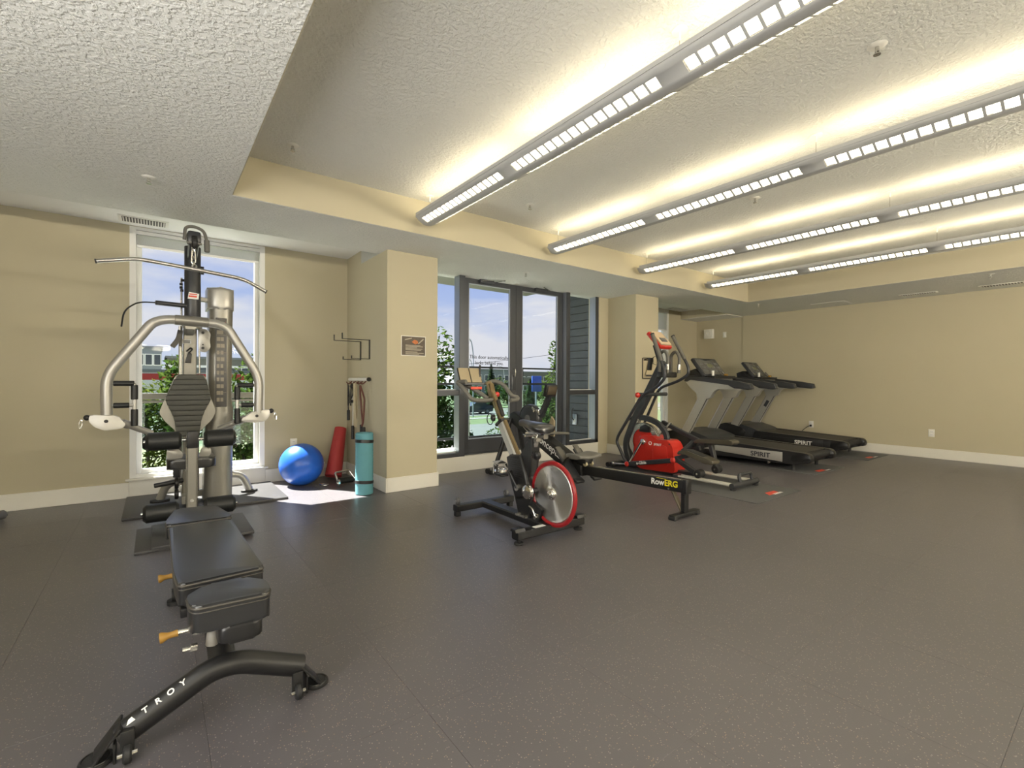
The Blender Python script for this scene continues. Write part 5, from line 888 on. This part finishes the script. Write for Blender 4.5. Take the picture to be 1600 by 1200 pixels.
# ================================================================== OUTSIDE: BALCONY
CONC = mat('concrete', (0.60, 0.60, 0.57), 0.8, noise=0.15, nscale=6, bump=0.2, bscale=60)
SOFF = mat('balcony_soffit', (0.20, 0.20, 0.18), 0.8, noise=0.15, nscale=8)
SIDE = mat('charcoal_siding', (0.070, 0.082, 0.095), 0.55, noise=0.2, nscale=14, bump=0.2, bscale=40)
RAILB = mat('rail_black', (0.018, 0.018, 0.020), 0.4, noise=0.1); RAILG = mat('rail_bronze', (0.028, 0.026, 0.022), 0.45, noise=0.1)
struct('balcony_floor', CONC, bx(1.92, 5.72, 5.42, 6.95, -.2, .03), bx(5.72, 6.8, 5.97, 6.95, -.2, .03))
struct('balcony_canopy', SOFF, gprism([(1.75, 5.42), (5.40, 5.42), (5.40, 6.75), (1.75, 6.75)], 'z', 2.70, 2.92))
struct('added_shade_slab', SOFF, bx(1.75, 7.2, 5.42, 9.6, 5.6, 5.85))  # unseen slab added overhead to keep the sun off the siding
sw = struct('wall_balcony', SLAB, bx(5.72, 5.92, 5.42, 5.95, -.2, 2.70))
bme = mesh_of('siding_board', [gprism([(-.002, 0), (-.020, .004), (-.014, .118), (-.002, .118)], 'y', -.26, .26, .001)], smooth=0); bme.materials.append(SIDE)
nme = mesh_of('siding_nail', [gcyl((-.020, 0, 0), (-.015, 0, 0), .006, 8)], smooth=0); nme.materials.append(BLACK)
for i in range(21):
    z = .03+.126*i
    b = inst(sw, 'siding_board', bme, (5.722, 5.69, z)); inst(b, 'siding_nail', nme, (5.720, 5.53, z+.035))
bo = thing('outdoor_outlet', 'grey outdoor outlet box with black plug on the charcoal siding', 'outlet', (5.70, 5.77, .45)); part(bo, 'box_cover', ALU_SKY, bx(5.672, 5.70, 5.72, 5.82, .42, .60, .006)); part(bo, 'inner_plate', PLATEW, bx(5.668, 5.672, 5.745, 5.795, .45, .52)); part(bo, 'plug_cord', BLACKP, gtube([(5.665, 5.775, .50), (5.63, 5.78, .53), (5.64, 5.80, .66), (5.665, 5.79, .70)], .010, 8, .03))
def guard(name, lab, x0, x1, y, rails, posts, glass, prail, pz):
    g_ = thing(name, lab, 'railing', ((x0+x1)/2, y, glass[0]))
    for z, h, d in rails: part(g_, 'rail', prail, bx(x0, x1, y-d/2, y+d/2, z-h/2, z+h/2, .004))
    for xp in posts: part(g_, 'post', prail, bx(xp-.022, xp+.022, y+.03, y+.075, pz[0], pz[1], .003))
    xs = sorted([x0]+[p for p in posts if x0 < p < x1]+[x1])
    for a, b in zip(xs, xs[1:]): part(g_, 'glass_panel', TINT, bx(a+.012, b-.012, y-.005, y+.005, glass[0], glass[1]), smooth=0)
guard('balcony_guard', 'black balcony guard rail with glass panels outside the glazed doors', 1.95, 6.75, 6.82, ((1.385, .028, .05), (1.10, .035, .05), (.20, .035, .04)), (2.0, 2.9, 4.25, 5.40, 6.70), (.22, 1.08), RAILB, (.03, 1.385))
guard('terrace_guard', 'bronze rail with tinted glass outside the tall window', -1.9, 1.70, 6.90, ((.955, .07, .06), (.893, .03, .05)), (-1.85, .62, 1.65), (.34, .875), RAILG, (.03, .94))
struct('terrace_floor', CONC, bx(-3, 1.9, 6.06, 7.05, -.3, .03))
# ================================================================== OUTSIDE: GROUND
GZ = -2.9
LAWN = mat('lawn', (0.026, 0.042, 0.008), 0.9, noise=0.45, nscale=1.5, bump=0.3, bscale=30); ROAD = mat('asphalt', (0.045, 0.045, 0.047), 0.85, noise=0.15, nscale=3); PATH = mat('pavement', (0.075, 0.073, 0.070), 0.85, noise=0.1, nscale=2)
struct('lawn', LAWN, bx(-120, 260, 6.5, 300, GZ-.3, GZ))
struct('road', ROAD, bx(-120, 260, 46.5, 53.5, GZ-.05, GZ+.02))
struct('pavement', PATH, bx(-120, 260, 42.5, 44.0, GZ-.05, GZ+.03), bx(-120, 260, 54.5, 56.5, GZ-.05, GZ+.03))
struct('driveway', ROAD, bx(12, 26, 20, 37.5, GZ-.05, GZ+.02))
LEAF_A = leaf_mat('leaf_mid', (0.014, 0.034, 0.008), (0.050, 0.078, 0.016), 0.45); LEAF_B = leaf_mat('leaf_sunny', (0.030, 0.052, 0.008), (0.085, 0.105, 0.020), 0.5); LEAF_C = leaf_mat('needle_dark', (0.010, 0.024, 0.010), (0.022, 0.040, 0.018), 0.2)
BARK = mat('bark', (0.05, 0.04, 0.03), 0.9, noise=0.3, nscale=20)
def foliage(blobs, n, size, rs):
    rnd = random.Random(rs); vs = []; fs = []; tot = sum(b[3]*b[4]*b[5] for b in blobs)
    for b in blobs:
        c = V(b[:3])
        for _ in range(max(8, int(n*b[3]*b[4]*b[5]/tot))):
            d = V((rnd.gauss(0, 1), rnd.gauss(0, 1), rnd.gauss(0, 1))).normalized()*(rnd.random()**.45)
            p = c+V((d.x*b[3], d.y*b[4], d.z*b[5])); s = size*(.6+.8*rnd.random())
            a = V((rnd.gauss(0, 1), rnd.gauss(0, 1), rnd.gauss(0, .7))).normalized(); t = a.cross(V((rnd.gauss(0, 1), rnd.gauss(0, 1), rnd.gauss(0, 1)))).normalized(); i = len(vs)
            nn = a.cross(t)*.12*s
            vs += [p-a*s, p+t*s*.45+nn, p+a*s, p-t*s*.45+nn]; fs.append([i, i+1, i+2, i+3])
    return vs, fs
def tree(name, lab, cat, base, blobs, n, size, lm, trunk, rs, group=None):
    t = thing(name, lab, cat, base, group); f = part(t, 'foliage', lm, foliage(blobs, n, size, rs), smooth=0, recalc=False); f['kind'] = 'stuff'
    b = V(base); top = V(blobs[0][:3])
    part(t, 'trunk', BARK, gtube([b, b+(top-b)*.55+V((.08, 0, 0)), top], trunk, 8, .3)); 
    for bl in blobs[1:4]: part(t, 'branch', BARK, gtube([b+(top-b)*.6, (b+(top-b)*.75+V(bl[:3]))*.5, V(bl[:3])], trunk*.45, 6, .2))
tree('broadleaf_tree', 'leafy tree outside the tall window, right of the weight tower', 'tree', (1.45, 9.6, GZ), [(1.45, 9.6, .4, .55, .6, 1.25), (1.40, 9.4, -.9, .6, .6, .9), (1.65, 9.8, 1.0, .40, .5, .75), (1.0, 9.5, .2, .35, .4, .6)], 3800, .062, LEAF_A, .05, 1)
tree('broadleaf_tree', 'thin leafy sapling outside the tall window behind the multi-gym post', 'tree', (.38, 10.2, GZ), [(.38, 10.2, .6, .26, .3, 1.05), (.50, 10.2, -.9, .3, .4, .9), (.25, 10.1, 1.0, .2, .25, .6)], 1900, .06, LEAF_A, .035, 2)
tree('sunlit_shrub', 'yellow green sunlit shrub outside the tall window above the rail', 'shrub', (-.15, 11.8, GZ), [(-.15, 11.8, .55, .48, .4, .66), (-.5, 11.8, .30, .45, .4, .7), (.25, 11.8, .25, .4, .4, .65), (.25, 11.7, -.4, .5, .5, .7)], 3200, .05, LEAF_B, .03, 3)
tree('broadleaf_tree', 'dense leafy tree outside the left side pane of the door wall', 'tree', (4.95, 9.5, GZ), [(4.95, 9.5, 1.2, .62, .7, 1.25), (5.15, 9.4, -.5, .75, .7, 1.2), (4.6, 9.6, .4, .7, .7, 1.2), (5.3, 9.5, .2, .45, .5, .8), (5.0, 9.3, -1.8, .8, .7, .8)], 5200, .07, LEAF_A, .06, 4)
tree('broadleaf_tree', 'airy leafy tree outside the right door leaf', 'tree', (9.75, 10.6, GZ), [(9.75, 10.6, .6, .55, .6, 1.1), (9.6, 10.5, -.8, .75, .6, 1.1), (9.78, 10.6, 1.9, .30, .4, .75), (9.35, 10.5, .1, .35, .4, .55), (9.2, 10.4, -1.3, .6, .5, .7)], 4200, .07, LEAF_A, .05, 5)
tree('low_shrub', 'low round shrub on the ground beyond the balcony guard', 'shrub', (7.3, 10.2, GZ), [(7.3, 10.2, -.75, .7, .5, .7), (8.1, 10.4, -.5, .6, .5, .7), (6.6, 10.1, -1.1, .6, .5, .7)], 3000, .055, LEAF_A, .03, 6)
def spruce(lab, base, h, w, rs):
    rnd = random.Random(rs); t = thing('spruce_tree', lab, 'tree', base, 'far spruce trees'); vs = []; fs = []
    for i in range(26):
        z = h*(.08+.92*i/26); r = w*(1-(z/h)**1.1)+.05
        for j in range(26):
            a = rnd.random()*6.283; rr = r*(.55+.45*rnd.random()); b = V(base)+V((0, 0, z)); e = b+V((rr*math.cos(a), rr*math.sin(a), -.28*rr-.1)); sd = V((-math.sin(a), math.cos(a), 0))*(.10*h/6+.1); k_ = len(vs); vs += [b, e+sd, e-V((0, 0, .12)), e-sd]; fs.append([k_, k_+1, k_+2, k_+3])
    f = part(t, 'foliage', LEAF_C, (vs, fs), smooth=0, recalc=False); f['kind'] = 'stuff'; part(t, 'trunk', BARK, gcyl(base, V(base)+V((0, 0, h*.98)), .16, 8, .03))
spruce('tall pointed spruce behind the spin bike console in the left door', (41.2, 60, GZ), 6.9, 1.75, 11); spruce('shorter dark spruce seen in the right door glass', (34.8, 45, GZ), 5.2, 1.5, 12); spruce('small spruce beside the shorter dark spruce in the right door', (37.6, 46, GZ), 4.6, 1.3, 13)
for i, (x, y, s) in enumerate(((30, 58, 1.4), (36, 59, 1.8), (44, 58, 1.5), (50, 60, 1.9), (57, 60, 1.6), (47, 66, 2.2), (62, 62, 2.0))):
    tree('street_tree', 'round green street tree across the road', 'tree', (x, y, GZ), [(x, y, GZ+1.9+s*.4, s, s, s*.9), (x+.6*s, y, GZ+1.5, s*.8, s*.7, s*.6), (x-.6*s, y, GZ+1.4, s*.7, s*.7, s*.6)], 700, .22, LEAF_A, .12, 30+i, 'street trees across the road')
for i, (x, y, s) in enumerate(((-5.0, 40, .8), (-1.3, 41, .9), (2.4, 40, .8), (6.1, 41, .9), (9.8, 41, .85))):
    tree('hedge_bush', 'round green bush along the lawn edge', 'shrub', (x, y, GZ), [(x, y, GZ+.9, s*1.3, s, 1.0), (x+.7, y, GZ+.6, s, s, .7), (x-.7, y, GZ+.6, s, s, .7)], 700, .14, LEAF_B, .05, 50+i, 'bushes along the lawn')
# buildings
def building(lab, x0, x1, y0, y1, h, wm, wins, parapet=None, band=None, cat='building'):
    b = thing('far_building', lab, cat, ((x0+x1)/2, (y0+y1)/2, GZ)); part(b, 'wall', wm, bx(x0, x1, y0, y1, GZ, GZ+h), smooth=0)
    part(b, 'roof', parapet or PARA, bx(x0-.2, x1+.2, y0-.2, y1+.2, GZ+h, GZ+h+.35), smooth=0)
    if band:
        for z0, z1, bm_ in band: part(b, 'fascia_band', bm_, bx(x0-.1, x1+.1, y0-.15, y0, GZ+z0, GZ+z1), smooth=0)
    nx, nz, ww, wh, z0, dz = wins
    for i in range(nx):
        for j in range(nz):
            xx = x0+(x1-x0)*(i+.5)/nx; zz = GZ+z0+dz*j; w = part(b, 'window', PLATEW, bx(xx-ww/2-.12, xx+ww/2+.12, y0-.08, y0, zz-.12, zz+wh+.12), smooth=0); part(w, 'pane', WINP, bx(xx-ww/2, xx+ww/2, y0-.1, y0-.08, zz, zz+wh), smooth=0)
    return b
PARA = mat('parapet', (0.16, 0.17, 0.18), 0.7, noise=0.1); WINP = mat('far_pane', (0.05, 0.06, 0.07), 0.15, noise=0.2, nscale=2); GREYB = mat('render_grey', (0.20, 0.22, 0.24), 0.8, noise=0.1); SAGE = mat('render_sage', (0.14, 0.14, 0.12), 0.8, noise=0.1); REDB = mat('band_red', (0.42, 0.035, 0.03), 0.6, noise=0.1); WHB = mat('band_white', (0.70, 0.70, 0.68), 0.6, noise=0.05)
building('grey glassy block of flats seen in the tall window', -2.4, .9, 95, 107, 9.0, GREYB, (3, 3, .8, 1.6, 1.0, 2.7)); building('wide sage green block behind the shops in the tall window', 1.6, 16, 96, 108, 7.6, SAGE, (7, 2, 1.1, 1.3, 2.2, 2.6), band=((6.1, 6.5, WHB),))
building('low shop row with red and white fascia stripes in the tall window', -6, 14, 70, 80, 4.9, WHB, (9, 1, 1.4, 2.0, .3, 2), band=((4.0, 4.75, REDB), (3.2, 4.0, WHB)))
building('pale apartment block behind the spruce in the left door', 66, 82, 110, 122, 7.1, GREYB, (7, 2, 1.1, 1.5, 1.2, 3.0)); building('sage apartment block seen in the right door glass', 94, 112, 120, 132, 6.9, SAGE, (8, 2, 1.1, 1.4, 1.2, 2.9)); building('low brown roofed house row beyond the road', 84, 92.5, 112, 120, 5.0, SAGE, (4, 1, 1.2, 1.4, 1.4, 2.4))
# lamp posts, cable, sign, car
def lamp(lab, x, y, h, arm):
    l = thing('street_lamp', lab, 'street lamp', (x, y, GZ), 'street lamps by the road'); part(l, 'lamp_pole', ALU_SKY, gtube([(x, y, GZ), (x, y, GZ+h*.80), (x-arm*.25, y, GZ+h*.97), (x-arm, y, GZ+h)], .075, 8, 1.2)); part(l, 'lamp_head', ALU_SKY, gbox((x-arm-.3, y, GZ+h-.02), (.7, .22, .12), .04))
lamp('tall curved street lamp behind the door lettering', 28.6, 45.2, 9.0, 1.3); lamp('farther curved street lamp beyond the road', 50.4, 80, 8.6, 1.6); lamp('far small curved street lamp past the spruce', 65.5, 90, 7.6, 1.6)
cbl = thing('utility_line', 'thin overhead cable sloping across the sky behind the doors', 'cable', (33, 40, GZ)); part(cbl, 'cable', RAILB, gtube([(15, 40, 2.1), (24.4, 40, 2.80), (30, 40, 3.4), (36.3, 40, 4.25), (56, 40, 7.2)], .022, 6))
part(cbl, 'utility_pole', BARK, gcyl((15, 40, GZ), (15, 40, 2.4), .11, 10)); part(cbl, 'utility_pole', BARK, gcyl((56, 40, GZ), (56, 40, 7.6), .13, 10))
sg = thing('blue_sign', 'plain blue rectangular sign board on a post beyond the balcony', 'sign', (13.4, 16, GZ)); part(sg, 'sign_board', mat('sign_blue', (0.012, 0.06, 0.36), 0.5, noise=0.05), bx(13.15, 13.68, 15.98, 16.02, .70, 1.38, .005)); part(sg, 'sign_post', ALU_SKY, gcyl((13.42, 16.05, GZ), (13.42, 16.05, 1.3), .04, 10))
def car(lab, cx_, cy_, bodym):
    c = thing('parked_car', lab, 'car', (cx_, cy_, GZ+.02)); z = GZ+.02
    bd_ = part(c, 'car_body', bodym, gprism([(cx_-2.25, z+.35), (cx_-2.2, z+.75), (cx_-1.75, z+.92), (cx_-.9, z+1.02), (cx_-.35, z+1.42), (cx_+.85, z+1.45), (cx_+1.6, z+1.05), (cx_+2.15, z+.98), (cx_+2.25, z+.5), (cx_+2.15, z+.25), (cx_-2.1, z+.22)], 'y', cy_-.88, cy_+.88, .08, 2, rnd=.15))
    part(bd_, 'side_window', WINP, gprism([(cx_-.75, z+1.03), (cx_-.28, z+1.36), (cx_+.2, z+1.38), (cx_+.2, z+1.03)], 'y', cy_-.895, cy_-.87), smooth=0); part(bd_, 'side_window', WINP, gprism([(cx_+.27, z+1.03), (cx_+.27, z+1.38), (cx_+.8, z+1.38), (cx_+1.3, z+1.05)], 'y', cy_-.895, cy_-.87), smooth=0)
    for dx in (-1.4, 1.35):
        for s in (-.78, .78): w = part(c, 'wheel', RUBBER, gcyl((cx_+dx, cy_+s-.11, z+.32), (cx_+dx, cy_+s+.11, z+.32), .32, 20)); part(w, 'wheel_rim', ALU_SKY, gcyl((cx_+dx, cy_+s-.13, z+.32), (cx_+dx, cy_+s+.13, z+.32), .19, 14))
car('dark blue car on the road behind the spin bike', 31.5, 49.5, mat('car_blue', (0.02, 0.03, 0.055), 0.25, coat=.5, noise=0.05))
